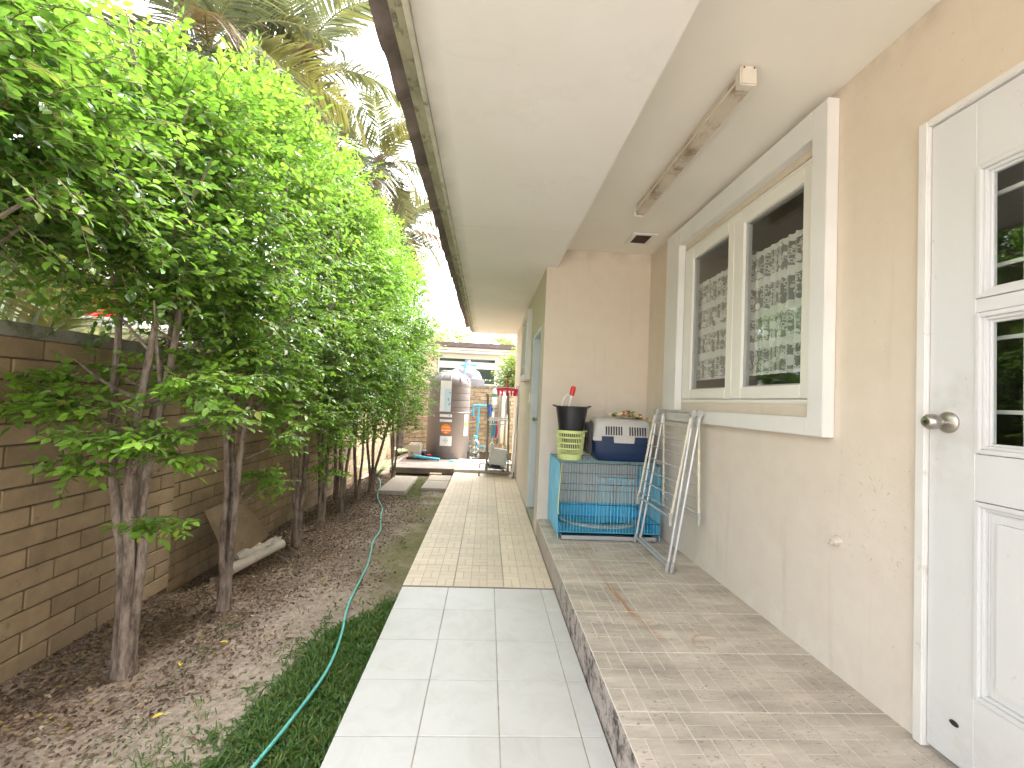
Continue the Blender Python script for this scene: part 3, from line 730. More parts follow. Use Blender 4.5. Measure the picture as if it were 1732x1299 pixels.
# fluorescent lamp
L = thing('ceiling_lamp', 'long aged fluorescent batten lamp with grimy tube trough under the porch ceiling', 'lamp', (1.03, 2.43, 2.684))
def lp(name, mb, m, **k): o = mb.obj(name, m, L, **k); o.matrix_parent_inverse = Matrix.Translation(-Vector((1.03, 2.43, 2.684))); return o
lp('lamp_body', MB().box(1.005, 1.055, 1.80, 3.09, 2.625, 2.684), MLAMP, bevel=.003)
lp('reflector', MB().poly_prism([(.997, 1.80, 2.662), (1.063, 1.80, 2.662), (1.058, 1.80, 2.606), (1.004, 1.80, 2.606)], (0, 1.29, 0)), MLAMPD)
lp('side_lip', MB().box(.9945, 1.000, 1.80, 3.09, 2.632, 2.640), MLAMP)
lp('end_cap', MB().box(.992, 1.064, 1.755, 1.80, 2.600, 2.684), MLAMP, bevel=.006)
lp('end_cap', MB().box(.992, 1.064, 3.09, 3.115, 2.600, 2.684), MLAMP, bevel=.006)
lp('screw', MB().tube([(1.006, 1.7535, 2.672), (1.006, 1.757, 2.672)], .004), MGLOSS); lp('screw', MB().tube([(1.050, 1.7535, 2.672), (1.050, 1.757, 2.672)], .004), MGLOSS)

# ------------------------------------------------------------------ things on the platform
def wires(p0, p1, q, n, r=.0018, mb=None, nn=4):
    """n wires from edge p0->p1, each spanning vector q"""
    mb = mb or MB(); p0, p1, q = Vector(p0), Vector(p1), Vector(q)
    for i in range(n):
        a = p0.lerp(p1, i/(n-1)); mb.tube([a, a+q], r, nn, cap=False)
    return mb
CG = thing('wire_cage', 'sky blue folding wire pet cage on the platform in the porch nook', 'cage', (1.0, 3.78, .16))
def cg(name, mb, m, **k): o = mb.obj(name, m, CG, **k); o.matrix_parent_inverse = Matrix.Translation(-Vector((1.0, 3.78, .16))); return o
xa, xb, ya, yb, za, zb = .600, 1.42, 3.52, 4.07, .20, .765
fp = wires((xa, ya, zb), (xb, ya, zb), (0, 0, -(zb-za-.02)), 34)
for zz in (zb, .60, .44, .30, .215): wires((xa, ya, zz), (xa, ya, zz), (xb-xa, 0, 0), 2, .0024, fp)
cg('front_panel', fp, MCYAN)
dr = wires((.90, ya-.006, .66), (1.22, ya-.006, .66), (0, 0, -.36), 12, .0022)
for zz in (.66, .60, .44, .30): wires((.90, ya-.006, zz), (.90, ya-.006, zz), (.32, 0, 0), 2, .0026, dr)
for k in range(5): dr.tube([(1.0+.03*k+.012*math.cos(t), ya-.008, .645+.012*math.sin(t)) for t in [i*.7 for i in range(10)]], .002, 4)
cg('cage_door', dr, MCYAN)
for xx in (xa, xb):
    sp_ = wires((xx, ya, zb), (xx, yb, zb), (0, 0, -(zb-za)), 30 if xx == xa else 22)
    for zz in (zb, .60, .44, .30, .215): wires((xx, ya, zz), (xx, ya, zz), (0, yb-ya, 0), 2, .0024, sp_)
    cg('side_panel', sp_, MCYAN)
bp = wires((xa, yb, zb), (xb, yb, zb), (0, 0, -(zb-za)), 34)
for zz in (zb, .60, .44, .30, .215): wires((xa, yb, zz), (xa, yb, zz), (xb-xa, 0, 0), 2, .0024, bp)
cg('back_panel', bp, mat('worn dark wire', (.10, .14, .17), .5, .2))
tp = wires((xa, ya, zb), (xb, ya, zb), (0, yb-ya, 0), 34)
wires((xa, ya, zb), (xa, yb, zb), (xb-xa, 0, 0), 9, .002, tp)
cg('top_panel', tp, mat('faded blue wire', (.20, .42, .48), .5, .2))
# blue netting on the left side
cg('side_net', wires((xa-.004, ya, zb), (xa-.004, yb, zb), (0, 0, -(zb-za)), 62, .0026), MCYAN)
cg('side_net', wires((xb+.003, ya, zb-.1), (xb+.003, yb, zb-.1), (0, 0, -(zb-za-.1)), 46, .0016), MCYAN)
cg('pan', MB().box(xa+.01, xb-.01, ya+.01, yb-.01, .215, .222).box(xa+.01, xb-.01, yb-.02, yb-.012, .222, .335).box(xa+.008, xa+.014, ya+.01, yb-.02, .222, .30).box(xb-.014, xb-.008, ya+.01, yb-.02, .222, .30), MCYF, bevel=.001)
cr = MB()
arc = [(1.02+.33*math.cos(a), 3.94+.27*math.sin(a), .232) for a in [math.pi*1.02+i*math.pi*.96/24 for i in range(25)]]
cr.tube(arc, [.012+.032*math.sin(math.pi*i/24) for i in range(25)], 8)
cr.v = [(x, y, .226+(z-.232)*.3) for x, y, z in cr.v]
cg('mat_arc', cr, mat('faded print', (.42, .46, .48), .8, .1), smooth=True)
cg('tray', picture(ya+.015, yb-.01, 0, 0, 0, 0, 0, 0, 0, 0) and MB().box(xa+.03, xb-.03, ya-.015, ya+.0, .168, .198).box(xa+.03, xb-.03, ya, yb-.02, .168, .176).box(xa+.03, xa+.04, ya, yb-.02, .176, .198).box(xb-.04, xb-.03, ya, yb-.02, .176, .198), MTRAY, bevel=.004)
ft = MB()
for x_, y_ in ((xa, ya), (xb, ya), (xa, yb), (xb, yb)): ft.tube([(x_, y_, za+.01), (x_, y_, .163)], .004, 6)
cg('foot_wire', ft, MCYAN)
MB().tube(catmull([(.612, 3.50, .765), (.606, 3.507, .70), (.600, 3.507, .55), (.594, 3.505, .40), (.600, 3.500, .365)]), .004, 5).obj('strap', MLIME, None, label='thin lime green strap tied to the front left corner of the cage', cat='strap')

# pet carrier
PC = thing('pet_carrier', 'grey and navy plastic pet carrier standing on the wire cage', 'carrier', (1.14, 3.82, .769))
def pc(name, mb, m, **k): o = mb.obj(name, m, PC, **k); o.matrix_parent_inverse = Matrix.Translation(-Vector((1.14, 3.82, .769))); return o
def shell(levels, yc=3.80):      # levels: (z, x0, x1, halfdepth)
    b = MB(); n = 0; ring = 24
    for z, x0, x1, hd in levels:
        cx, hx = (x0+x1)/2, (x1-x0)/2
        for k in range(ring):
            t = 2*math.pi*k/ring; c, s_ = math.cos(t), math.sin(t); e = .32
            b.v.append((cx+hx*math.copysign(abs(c)**e, c), yc+hd*math.copysign(abs(s_)**e, s_), z))
    for i in range(len(levels)-1):
        for k in range(ring):
            k2 = (k+1) % ring; b.f.append((i*ring+k, i*ring+k2, (i+1)*ring+k2, (i+1)*ring+k))
    b.f.append(tuple(range(ring))[::-1]); b.f.append(tuple(range((len(levels)-1)*ring, len(levels)*ring))); return b
pc('base_shell', shell([(.770, .945, 1.375, .125), (.80, .915, 1.385, .14), (.85, .895, 1.395, .150), (.93, .885, 1.40, .155)]), MNAVY, smooth=True)
pc('base_shell', shell([(.928, .880, 1.405, .160), (.942, .880, 1.405, .160)]), MNAVY)
pc('top_shell', shell([(.9425, .882, 1.402, .158), (.99, .886, 1.402, .155), (1.06, .895, 1.395, .142), (1.10, .91, 1.385, .125), (1.122, .93, 1.365, .10), (1.130, .97, 1.33, .07)]), MLGREY, smooth=True)
for a_ in ((1.06, 1.23, .925, .965), (.885, .955, .94, .975), (1.345, 1.385, .93, .97)): pc('skirt', MB().box(a_[0], a_[1], 3.634, 3.642, a_[2], a_[3]), MLGREY, bevel=.002)
for x0, x1 in ((.957, 1.055), (1.235, 1.34)): pc('latch', MB().box(x0, x1, 3.630, 3.642, .936, .978), MNAVY, bevel=.002)
for gx in (.995, 1.195):
    for k in range(7):
        x = gx+k*.0215
        rot = Matrix.Rotation(R(-8.5), 3, 'X')
        pc('slot', MB().box(-.0055, .0055, -.0035, .0035, -.036, .036, rot, Vector((x, 3.6485, 1.024))), MGLOSS, bevel=.002, seg=1)
fd = picture(3.69, 3.91, .82, 1.08, 3.71, 3.89, .84, 1.06, .865, .882)
wires((.868, 3.715, .84), (.868, 3.885, .84), (0, 0, .22), 9, .002, fd)
pc('carrier_door', fd, MGLOSS)
pc('door_bracket', MB().box(.852, .884, 3.655, 3.69, .83, 1.10), MGLOSS, bevel=.008)
# floral cloth lying on the carrier
cv, cf = [], []
nu, nv = 46, 20
for j in range(nv+1):
    for i in range(nu+1):
        u, v = i/nu, j/nv
        x = 1.09+.27*u; y = 3.70+.16*v
        env = max(0, 1-((u-.38)/.42)**2)**.5 if abs(u-.38) < .42 else 0
        z = 1.134-max(0, (u-.72))*.16 + .012 + env*.035*math.sin(math.pi*min(1, v*1.05)) + .012*mn.noise(Vector((u*9, v*7, 0))) + .010*mn.noise(Vector((u*22, v*14, 4)))
        if u > .97: z -= .03
        y += .03*mn.noise(Vector((u*6, v*3, 9)))-.02*env*(1-v)
        cv.append((x, y, z))
for j in range(nv):
    for i in range(nu): a = j*(nu+1)+i; cf.append((a, a+1, a+nu+2, a+nu+1))
def floral():
    t = NT('floral cloth'); vo = t.n('TexVoronoi', Vector=t.pos(), Scale=55); c = vo.outputs['Color']; s_ = t.n('SeparateXYZ', _0=c).outputs[0]
    k = t.mix(t.ramp(s_, .0, .2), (.62, .16, .05), (.65, .50, .22)); k = t.mix(t.ramp(s_, .35, .4), k, (.14, .22, .07)); k = t.mix(t.ramp(s_, .6, .65), k, (.72, .62, .45)); k = t.mix(t.ramp(s_, .85, .88), k, (.12, .04, .03))
    return t.done(k, .85)
cb = MB(); cb.v = cv; cb.f = cf
o = cb.obj('cloth', floral(), None, smooth=True, label='crumpled floral cloth in orange, green and cream lying on top of the pet carrier', cat='cloth')
so_ = o.modifiers.new('thickness', 'SOLIDIFY'); so_.thickness = .004
lump = MB()
for k in range(26):
    a = random.uniform(0, 6.28); x = 1.19+random.gauss(0, .05); y = 3.71+random.gauss(0, .025); z = 1.158+max(0, .03-abs(x-1.19)*.4)+random.uniform(-.006, .006)
    lump.tube([(x+.022*math.cos(a+i*1.0), y+.016*math.sin(a+i*1.0), z+.009*math.sin(i*1.7+a)) for i in range(6)], .0065, 6)
lump.tube(catmull([(1.26, 3.67, 1.15), (1.31, 3.665, 1.14), (1.355, 3.665, 1.128), (1.392, 3.668, 1.09), (1.402, 3.67, 1.05)]), .009, 6, jit=.3)
lo = lump.obj('fold', floral(), o, smooth=True)

# basket and bucket
BK = thing('laundry_basket', 'lime green slotted plastic basket upside down stack under the black bucket on the cage', 'basket', (.715, 3.74, .769))
BK['label'] = 'lime green slotted plastic basket standing on the cage beneath the black bucket'
def bk(name, mb, m, **k): o = mb.obj(name, m, BK, **k); return o
def brad(z): return .100+(z/.238)*.022
n = 44; bv = MB()
zs = [0, .04] ; bands = [(0, .045), (.085, .097), (.132, .144), (.178, .19), (.218, .238)]
for a, b2 in bands: bv.lathe([(brad(a), a), (brad(b2), b2), (brad(b2)-.003, b2), (brad(a)-.003, a), (brad(a), a)], 48, cap=False)
gaps = [(.045, .085), (.097, .132), (.144, .178), (.19, .218)]
for a, b2 in gaps:
    for k in range(n):
        t = 2*math.pi*k/n; c, s_ = math.cos(t), math.sin(t)
        bv.tube([(c*(brad(a)-.0015), s_*(brad(a)-.0015), a-.002), (c*(brad(b2)-.0015), s_*(brad(b2)-.0015), b2+.002)], .0032, 4, cap=False)
bk('basket_wall', bv, MLIME)
bk('rim', MB().lathe([(.120, .232), (.130, .236), (.130, .243), (.119, .243), (.120, .232)], 48, cap=False), MLIME, smooth=True)
bk('basket_floor', MB().lathe([(.098, .001), (.098, .005)], 40), MLIME)
bk('handle', MB().box(.118, .142, -.02, .02, .232, .242), MLIME, bevel=.003)
BU = thing('bucket', 'black plastic bucket nested in the rim of the lime green basket', 'bucket', (.717, 3.74, 1.005))
bw = MB().lathe([(.085, -.16), (.100, 0), (.106, .02), (.122, .12), (.134, .195), (.146, .197), (.147, .204), (.136, .207), (.130, .198), (.118, .12), (.102, .02), (.084, -.15), (.02, -.15)], 40)
bw.obj('bucket_wall', MGLOSS, BU, smooth=True)
for s_ in (-1, 1): MB().box(s_*.140-.012, s_*.140+.012, -.012, .012, .198, .212).box(s_*.155-.010, s_*.155+.010, -.006, .006, .204, .216).obj('handle_lug', MGLOSS, BU, bevel=.002)
MB().tube([(.147*math.cos(a), -.147*math.sin(a), .203-.01*math.sin(a)) for a in [math.pi*i/16 for i in range(17)]], .003, 5).obj('handle', MGLOSS, BU)
SP = thing('siphon_pump', 'red and white hand siphon pump sticking out of the black bucket', 'siphon pump', (.69, 3.72, 1.10))
def spq(name, mb, m, **k): o = mb.obj(name, m, SP, **k); o.matrix_parent_inverse = Matrix.Translation(-Vector((.69, 3.72, 1.10))); return o
ax = Vector((.20, 0, 1)).normalized(); base = Vector((.702, 3.70, 1.300))
pp = [base + ax*d for d in (0, .004, .014, .03, .055, .075, .084)]
spq('bulb', MB().tube(pp, [.012, .020, .0205, .0215, .0225, .020, .010], 14), MRED, smooth=True)
spq('neck', MB().tube([base-ax*.022, base], [.010, .012], 12), MCLEAR)
spq('stem', MB().tube([base-ax*.20, base-ax*.02], .007, 8), MCLEAR)
spq('tube', MB().tube(catmull([base-ax*.01, base+Vector((-.03, 0, .008)), base+Vector((-.055, -.002, -.012)), base+Vector((-.075, -.004, -.06)), base+Vector((-.082, -.004, -.12))]), .0045, 8), MCLEAR, smooth=True)

# folded drying rack leaning on the wall
DR = thing('drying_rack', 'folded white tubular clothes drying rack leaning against the wall under the window', 'drying rack', (1.23, 3.19, .16))
def drp(name, mb, m, **k): o = mb.obj(name, m, DR, **k); o.matrix_parent_inverse = Matrix.Translation(-Vector((1.23, 3.19, .16))); return o
yA, yB = 3.50, 2.88
for xf, xt, dy in ((1.215, 1.362, 0), (1.247, 1.408, .012)):
    for yy in (yA-dy, yB+dy*0+ (0 if dy == 0 else -.004)):
        drp('leg', MB().tube([(xf+.008, yy, .20), (xt, yy, 1.185)], .0088, 10), MALU, smooth=True)
        drp('foot_cap', MB().tube([(xf, yy, .165), (xf+.010, yy, .235)], .0125, 10), MGREYP, smooth=True)
    drp('foot_bar', MB().tube([(xf+.006, yA-dy, .205), (xf+.006, yB, .205)], .0095, 10), MALU, smooth=True)
drp('top_bar', MB().tube([(1.378, yB, 1.212), (1.378, yA, 1.212)], .011, 10), MGREYP, smooth=True)
for yy in (yA, yB):
    drp('hinge', MB().tube([(1.362, yy-.018, 1.205), (1.362, yy+.018, 1.205)], .021, 16), MGREYP, smooth=True)
    drp('hinge', MB().tube([(1.400, yy-.018, 1.205), (1.400, yy+.018, 1.205)], .024, 16), MGREYP, smooth=True)
    drp('hinge_collar', MB().tube([(1.358, yy, 1.19), (1.345, yy, 1.11)], .0125, 10).tube([(1.402, yy, 1.19), (1.395, yy, 1.12)], .0125, 10), MGREYP, smooth=True)
def wing(t0, t1, ya_, yb_, rungs, bot):
    t0, t1 = Vector(t0), Vector(t1)
    for yy in (ya_, yb_):
        a, b2 = Vector((t0.x, yy, t0.z)), Vector((t1.x, yy, t1.z))
        drp('wing_rail', MB().tube([a, b2], .0085, 10), MIVORY, smooth=True)
        drp('end_cap', MB().tube([b2+Vector((0, 0, .05)), b2+Vector((0, 0, -.035))], [.0125, .011], 10), MGREYP, smooth=True)
        for k in range(rungs):
            q = a.lerp(b2, (k+.6)/(rungs+.3)); drp('rung_collar', MB().tube([q+Vector((0, 0, .007)), q-Vector((0, 0, .007))], .0115, 8), MIVORY)
    for k in range(rungs):
        q = t0.lerp(t1, (k+.6)/(rungs+.3))
        m_ = random.uniform(-.006, .006)
        drp('rung', MB().tube([(q.x, ya_, q.z), (q.x+m_, (ya_+yb_)/2, q.z-.004), (q.x, yb_, q.z)], .0046, 6), MALU)
    if bot: drp('wing_bar', MB().tube([(t1.x, ya_, t1.z+.02), (t1.x, yb_, t1.z+.02)], .008, 8), MALU, smooth=True)
wing((1.345, 0, 1.17), (1.230, 0, .50), yA+.004, yB-.002, 7, True)
wing((1.412, 0, 1.17), (1.432, 0, .50), yA-.01, yB+.02, 8, False)
drp('wing_bar', MB().tube([(1.432, yA-.01, .53), (1.432, yB+.02, .52)], .007, 8), MALU)
drp('white_clip', MB().box(1.352, 1.358, 2.94, 3.05, 1.045, 1.049, Matrix.Rotation(0, 3, 'X'), Vector((0, 0, 0))), MWHITE)

# ------------------------------------------------------------------ far end of the yard
SL = MB().box(-1.56, -.505, 7.5, 10.3, -.045, .05)
bm_o = struct('tank_slab', SL, MSLAB, bevel=.006)
for (x0, x1, y0_, y1_) in ((-1.39, -1.03, 5.98, 7.12), (-.86, -.515, 6.84, 7.28), (-.86, -.515, 6.23, 6.815)):
    lab = {5.98: 'large exposed-aggregate paving slab lying before the dark tank slab', 6.84: 'farther of two small paving slabs beside the tiled path', 6.23: 'nearer of two small paving slabs beside the tiled path'}[y0_]
    MB().box(x0, x1, y0_, y1_, -.085, -.02).obj('paving_slab', MPAVER, None, bevel=.006, label=lab, cat='paving slab', group='paving slabs in the grass')
# water tank
TX, TY = -.765, 9.08
TK = thing('water_tank', 'tall taupe plastic water tank with domed top, ribs and stickers on the dark slab', 'water tank', (TX, TY, .05))
pf = [(.395, 0), (.405, .01), (.405, .10), (.418, .125), (.42, .13), (.42, .88), (.425, .895), (.425, .905), (.413, .915), (.413, .985)]
for zr in (.99, 1.135, 1.27, 1.405): pf += [(.413, zr-.004), (.405, zr), (.405, zr+.006), (.413, zr+.012), (.416, zr+.06)]
pf += [(.413, 1.46), (.405, 1.52), (.375, 1.58), (.31, 1.64), (.22, 1.69), (.13, 1.725), (.10, 1.735), (.085, 1.74)]
MB().lathe(pf, 64).obj('tank_body', MTANK, TK, smooth=True)
lid = MB().lathe([(.20, 1.66), (.205, 1.70), (.16, 1.735), (.05, 1.742)], 32); lid.obj('lid', MTANK, TK, smooth=True)
rib = MB()
for k in range(12):
    a = 2*math.pi*k/12+.1; c, s_ = math.cos(a), math.sin(a)
    rib.tube([(c*r_, s_*r_, z) for r_, z in ((.407, 1.50), (.375, 1.572), (.31, 1.633), (.22, 1.683))], [.02, .022, .02, .012], 8)
rib.obj('dome_rib', MTANK, TK, smooth=True)
def patch(x0, x1, z0, z1, m, name='sticker', r=.4245, off=0, par=TK):
    """sticker wrapped on the tank between world x0..x1 (front side)"""
    b = MB(); n = 10; a0, a1 = [math.asin(max(-1, min(1, (x-TX)/r))) for x in (x0, x1)]
    for i in range(n+1):
        a = a0+(a1-a0)*i/n
        for z in (z0, z1): b.v.append((math.sin(a)*(r+off), -math.cos(a)*(r+off), z-.05))
    for i in range(n): b.f.append((2*i, 2*i+2, 2*i+3, 2*i+1))
    return b.obj(name, m, par)
patch(-.915, -.70, .965, 1.565, MPAPER); patch(-.83, -.705, .975, 1.40, MPALEB, 'print', off=.0015); patch(-.905, -.72, 1.44, 1.555, MWHITE, 'print', off=.0015)
for x, z in ((-.752, 1.22), (-.738, 1.10), (-.722, 1.13), (-.73, 1.33), (-.745, 1.19)): patch(x-.012, x+.012, z-.007, z+.008, MINK, 'print', off=.003)
patch(-.905, -.668, .860, .915, MPAPER); patch(-.735, -.69, .884, .891, MINK, 'print', off=.0015); patch(-.716, -.709, .866, .909, MINK, 'print', off=.0022)
patch(-.900, -.664, .768, .815, MPAPER); patch(-.888, -.80, .788, .794, MSLATE, 'print', off=.0015)
disc = MB(); nd = 28
def tp_(x, z, off): a = math.asin((x-TX)/.4245); return (math.sin(a)*(.4245+off), -math.cos(a)*(.4245+off), z-.05)
def disc_at(cx, cz, r_, m, off, name='sticker', sx=1):
    b = MB(); b.v = [tp_(cx, cz, off)] + [tp_(cx+r_*sx*math.cos(2*math.pi*k/nd), cz+r_*math.sin(2*math.pi*k/nd), off) for k in range(nd)]
    b.f = [(0, 1+k, 1+(k+1) % nd) for k in range(nd)]; return b.obj(name, m, TK)
disc_at(-.772, .630, .098, MORANGE, 0)
patch(-.858, -.686, .600, .614, MPAPER, 'print', off=.002); patch(-.79, -.755, .562, .574, MPAPER, 'print', off=.002)
for k, x in enumerate((-.83, -.80, -.765, -.73)): disc_at(x, .662, .019, MYELL, .0015, 'print'); disc_at(x, .659, .011, MORANGE, .0028, 'print')
patch(-.880, -.652, .306, .494, MPAPER)
dm = MB()
dp = [(-.767, .455), (-.728, .413), (-.767, .371), (-.806, .413)]
for (x_, z_), (x2, z2) in zip(dp, dp[1:]+dp[:1]): dm.tube([tp_(x_, z_, .003), tp_(x2, z2, .003)], .0035, 4)
dm.tube([tp_(-.82, .413, .003), tp_(-.714, .413, .003)], .003, 4); dm.obj('print', MSLATE, TK)
patch(-.435, -.372, .50, .92, MPAPER, r=.4245); patch(-.435, -.372, .69, .76, MYELL, 'print', off=.002)
# second tank beyond the wall
T2 = thing('water_tank', 'pale lilac water tank with shouldered dome rising behind the back block wall', 'water tank', (-.60, 11.4, -.3))
MB().lathe([(.50, 0), (.50, 2.03), (.495, 2.035), (.44, 2.04), (.43, 2.10), (.36, 2.22), (.26, 2.28), (.18, 2.30), (.10, 2.31)], 48).obj('tank_body', MTANK2, T2, smooth=True)
MB().tube([(.05, -.42, 2.31), (.28, -.30, 2.37)], .035, 8).obj('pipe_wrap', MWHITE, T2)
CN = MB().lathe([(.13, 0), (.125, .02), (.065, .19), (.07, .20), (.07, .215), (.03, .215)], 24, c=(-.545, 11.4, 2.012)).obj('funnel_bucket', MSLATE, None, smooth=True, label='slate blue tapered bucket upturned on the pale tank beyond the wall', cat='bucket')
MB().tube([(-.70, 11.2, 2.06), (-.60, 11.02, 2.07), (-.30, 11.0, 2.065)], .022, 8).tube([(-.60, 11.0, 2.06), (-.60, 10.98, 1.80)], .016, 8).tube([(-.36, 11.0, 2.05), (-.43, 10.98, 1.6)], .008, 6).obj('pipe', MPVC, None, label='pale blue pipe wrapped across the top of the tank behind the wall', cat='pipe')
# pump
PU = thing('water_pump', 'small beige box-covered water pump on the dark slab beside the tank', 'water pump', (-1.33, 8.62, .05))
def pu(name, mb, m, **k): o = mb.obj(name, m, PU, **k); o.matrix_parent_inverse = Matrix.Translation(-Vector((-1.33, 8.62, .05))); return o
pu('cover', MB().box(-1.45, -1.20, 8.50, 8.76, .085, .345), mat('beige pump cover', (.52, .48, .40), .5, .05), bevel=.025, seg=3)
pu('pump_base', MB().box(-1.47, -1.08, 8.48, 8.80, .05, .084), MGLOSS, bevel=.005)
pu('vent_grille', MB().box(-1.40, -1.355, 8.497, 8.502, .145, .19), MRACK)
pu('motor', MB().tube([(-1.20, 8.6, .16), (-1.10, 8.6, .16)], .05, 14).tube([(-1.15, 8.58, .17), (-1.10, 8.5, .11)], .025, 10), MGLOSS)
pu('red_cap', MB().tube([(-1.09, 8.55, .13), (-1.02, 8.55, .13)], .022, 10), MRED)
MB().tube([(-1.27, 8.40, .12), (-.83, 8.34, .085)], .026, 12).tube([(-1.30, 8.44, .12), (-1.26, 8.40, .12)], .036, 12).obj('pipe', MPVC, None, smooth=True, label='thick blue pipe lying on the dark slab in front of the tank', cat='pipe')
MB().lathe([(.075, 0), (.07, .012), (.04, .022), (.01, .024)], 20, c=(-.60, 8.42, .051), sy=.8).obj('dish', MPVC, None, smooth=True, label='small pale turquoise dish upside down on the slab by the path', cat='dish')
# pipework on the back wall
MB().tube(catmull([(-.30, 10.25, .30), (-.30, 10.25, .31)]), .02, 8).tube([(-.20, 10.28, .05), (-.19, 10.28, 1.08), (-.19, 10.28, 1.09)], .026, 10).tube([(-.32, 10.28, 1.085), (.02, 10.28, 1.085)], .026, 10).tube([(-.31, 10.28, 1.10), (-.31, 10.28, .76)], .022, 10).tube([(-.40, 10.28, .94), (-.31, 10.28, .94)], .022, 10).tube([(-.195, 10.28, .82), (-.195, 10.28, .70)], .038, 10).tube([(-.15, 10.1, .18), (-.02, 10.1, .17), (-.05, 10.1, .04)], .02, 8).obj('water_pipes', MPVC, None, smooth=True, label='sky blue water pipes rising on the back wall right of the tank', cat='pipes')
MB().tube([(-.31, 10.26, .82), (-.31, 10.22, .80)], .02, 8).obj('tap', MRED, None, label='little purple red tap on the blue pipe right of the tank', cat='tap')
BO = thing('water_bottle', 'large clear refillable water bottle standing right of the grey tank', 'bottle', (-.215, 9.0, .05))
MB().lathe([(.10, 0), (.115, .015), (.115, .09), (.108, .10), (.115, .11), (.115, .20), (.108, .21), (.115, .22), (.115, .29), (.10, .33), (.05, .37), (.035, .38), (.035, .42)], 28).obj('bottle_body', MBOT, BO, smooth=True)
MB().lathe([(.04, .41), (.04, .45), (.01, .452)], 20).obj('cap', MPVC, BO)
# filters
F1 = thing('filter_housing', 'grey water filter with green and white label on the back wall', 'water filter', (.16, 10.28, .6))
MB().lathe([(.045, .45), (.058, .48), (.058, .80), (.05, .86), (.02, .885)], 20).obj('housing', MLGREY, F1, smooth=True)
MB().lathe([(.0595, .70), (.0595, .77)], 20, cap=False).obj('label_band', MGREEN, F1); MB().lathe([(.0595, .52), (.0595, .695)], 20, cap=False).obj('label_band', MWHITE, F1)
MB().tube([(0, 0, .45), (0, 0, -.55)], .025, 10).obj('down_pipe', MGREYP, F1)
MB().tube([(-.02, -.03, .36), (-.02, -.03, .1)], .03, 10).obj('valve', MWHITE, F1)
F2 = thing('filter_tank', 'tall stainless steel filter cylinder standing by the back wall', 'water filter', (.335, 10.2, .0))
MB().lathe([(.085, .25), (.09, .27), (.09, 1.33), (.07, 1.40), (.03, 1.42)], 28).obj('cylinder', MSTEEL, F2, smooth=True)
MB().tube([(0, 0, 1.40), (0, 0, 1.47), (.10, 0, 1.47)], .018, 8).tube([(-.05, 0, .26), (-.07, 0, -.02)], .012, 6).tube([(.05, 0, .26), (.07, 0, -.02)], .012, 6).obj('fittings', MSTEEL, F2)
F3 = thing('filter_tank', 'narrower second stainless filter tube right of the tall one', 'water filter', (.46, 10.25, .0))
MB().lathe([(.045, .2), (.05, .22), (.05, 1.28), (.03, 1.32)], 20).obj('cylinder', MSTEEL, F3, smooth=True)
MB().tube([(0, 0, .2), (0, 0, -.03)], .02, 6).obj('stand', MRACK, F3)
MB().lathe([(.052, 0), (.055, .26), (.06, .262), (.06, .30), (.02, .302)], 20, c=(.072, 10.3, .81)).obj('filter_canister', MBLUE, None, smooth=True, label='deep blue filter canister with white head left of the labelled filter', cat='water filter')

# clothes rack on castors
CR = thing('clothes_rack', 'grey tubular clothes rack on castors at the far end of the tiled path', 'clothes rack', (.2, 7.45, 0))
def crp(name, mb, m, **k): o = mb.obj(name, m, CR, **k); o.matrix_parent_inverse = Matrix.Translation(-Vector((.2, 7.45, 0))); return o
crp('base_rail', MB().box(-.09, .485, 7.18, 7.215, .062, .085), MRACK, bevel=.003)
crp('base_rail', MB().box(-.09, .485, 7.72, 7.755, .112, .135), MRACK, bevel=.003)
for xx in (.03, .37): crp('side_rail', MB().tube([(xx, 7.20, .09), (xx, 7.74, .135)], .012, 8), MRACK)
crp('shelf', MB().box(.0, .40, 7.30, 7.62, .115, .122), MRACK)
for (xx, yy, z) in ((-.08, 7.2, 0), (.47, 7.2, 0), (-.08, 7.74, .05), (.47, 7.74, .05)):
    crp('castor', MB().tube([(xx-.012, yy, z+.028), (xx+.012, yy, z+.028)], .027, 14).box(xx-.016, xx+.016, yy-.014, yy+.014, z+.045, z+.062), MRACK)
crp('post', MB().tube([(.035, 7.25, .085), (.025, 7.25, .90), (.00, 7.25, 1.32)], .019, 12), MRACK, smooth=True)
crp('post', MB().tube([(.385, 7.25, .085), (.36, 7.25, .90), (.335, 7.25, 1.36)], .017, 12), MRACK, smooth=True)
crp('post', MB().tube([(.335, 7.27, 1.0), (.318, 7.27, 1.60)], .012, 12), MRACK)
crp('finial', MB().lathe([(.005, 0), (.022, .01), (.03, .03), (.022, .05), (.005, .06)], 14, c=(.318, 7.27, 1.60)), MRTILE, smooth=True)
for zz, yy in ((.905, 7.23), (.93, 7.42)): crp('cross_bar', MB().tube([(.02, yy, zz), (.35, yy, zz)], .014, 10), MCLEAR)
crp('cross_bar', MB().tube([(.03, 7.3, .83), (.35, 7.3, .84)], .008, 8), MCLEAR)
for s_, z0 in ((-1, 1.45), (1, 1.45)):
    crp('curl_hook', MB().tube([(.32+s_*(.03+.17*i/20), 7.27, z0+.03*math.sin(i*.9)-.001*i) for i in range(21)], .005, 6), MRACK)
FB = thing('foam_box', 'white foam cool box tilted between the posts of the clothes rack', 'box', (.22, 7.4, .3))
rot = Matrix.Rotation(R(6), 3, 'Y')
MB().box(-.15, .15, -.11, .11, -.15, .13, rot).obj('box_body', MFOAM, FB, bevel=.025, seg=3)
MB().box(-.165, -.09, -.12, .12, .10, .21, rot).obj('flap', MFOAM, FB, bevel=.02, seg=2)
bg_ = MB().lathe([(.02, 0), (.13, .01), (.16, .05), (.13, .09), (.05, .11)], 18, c=(.19, 7.40, .125), sy=.7)
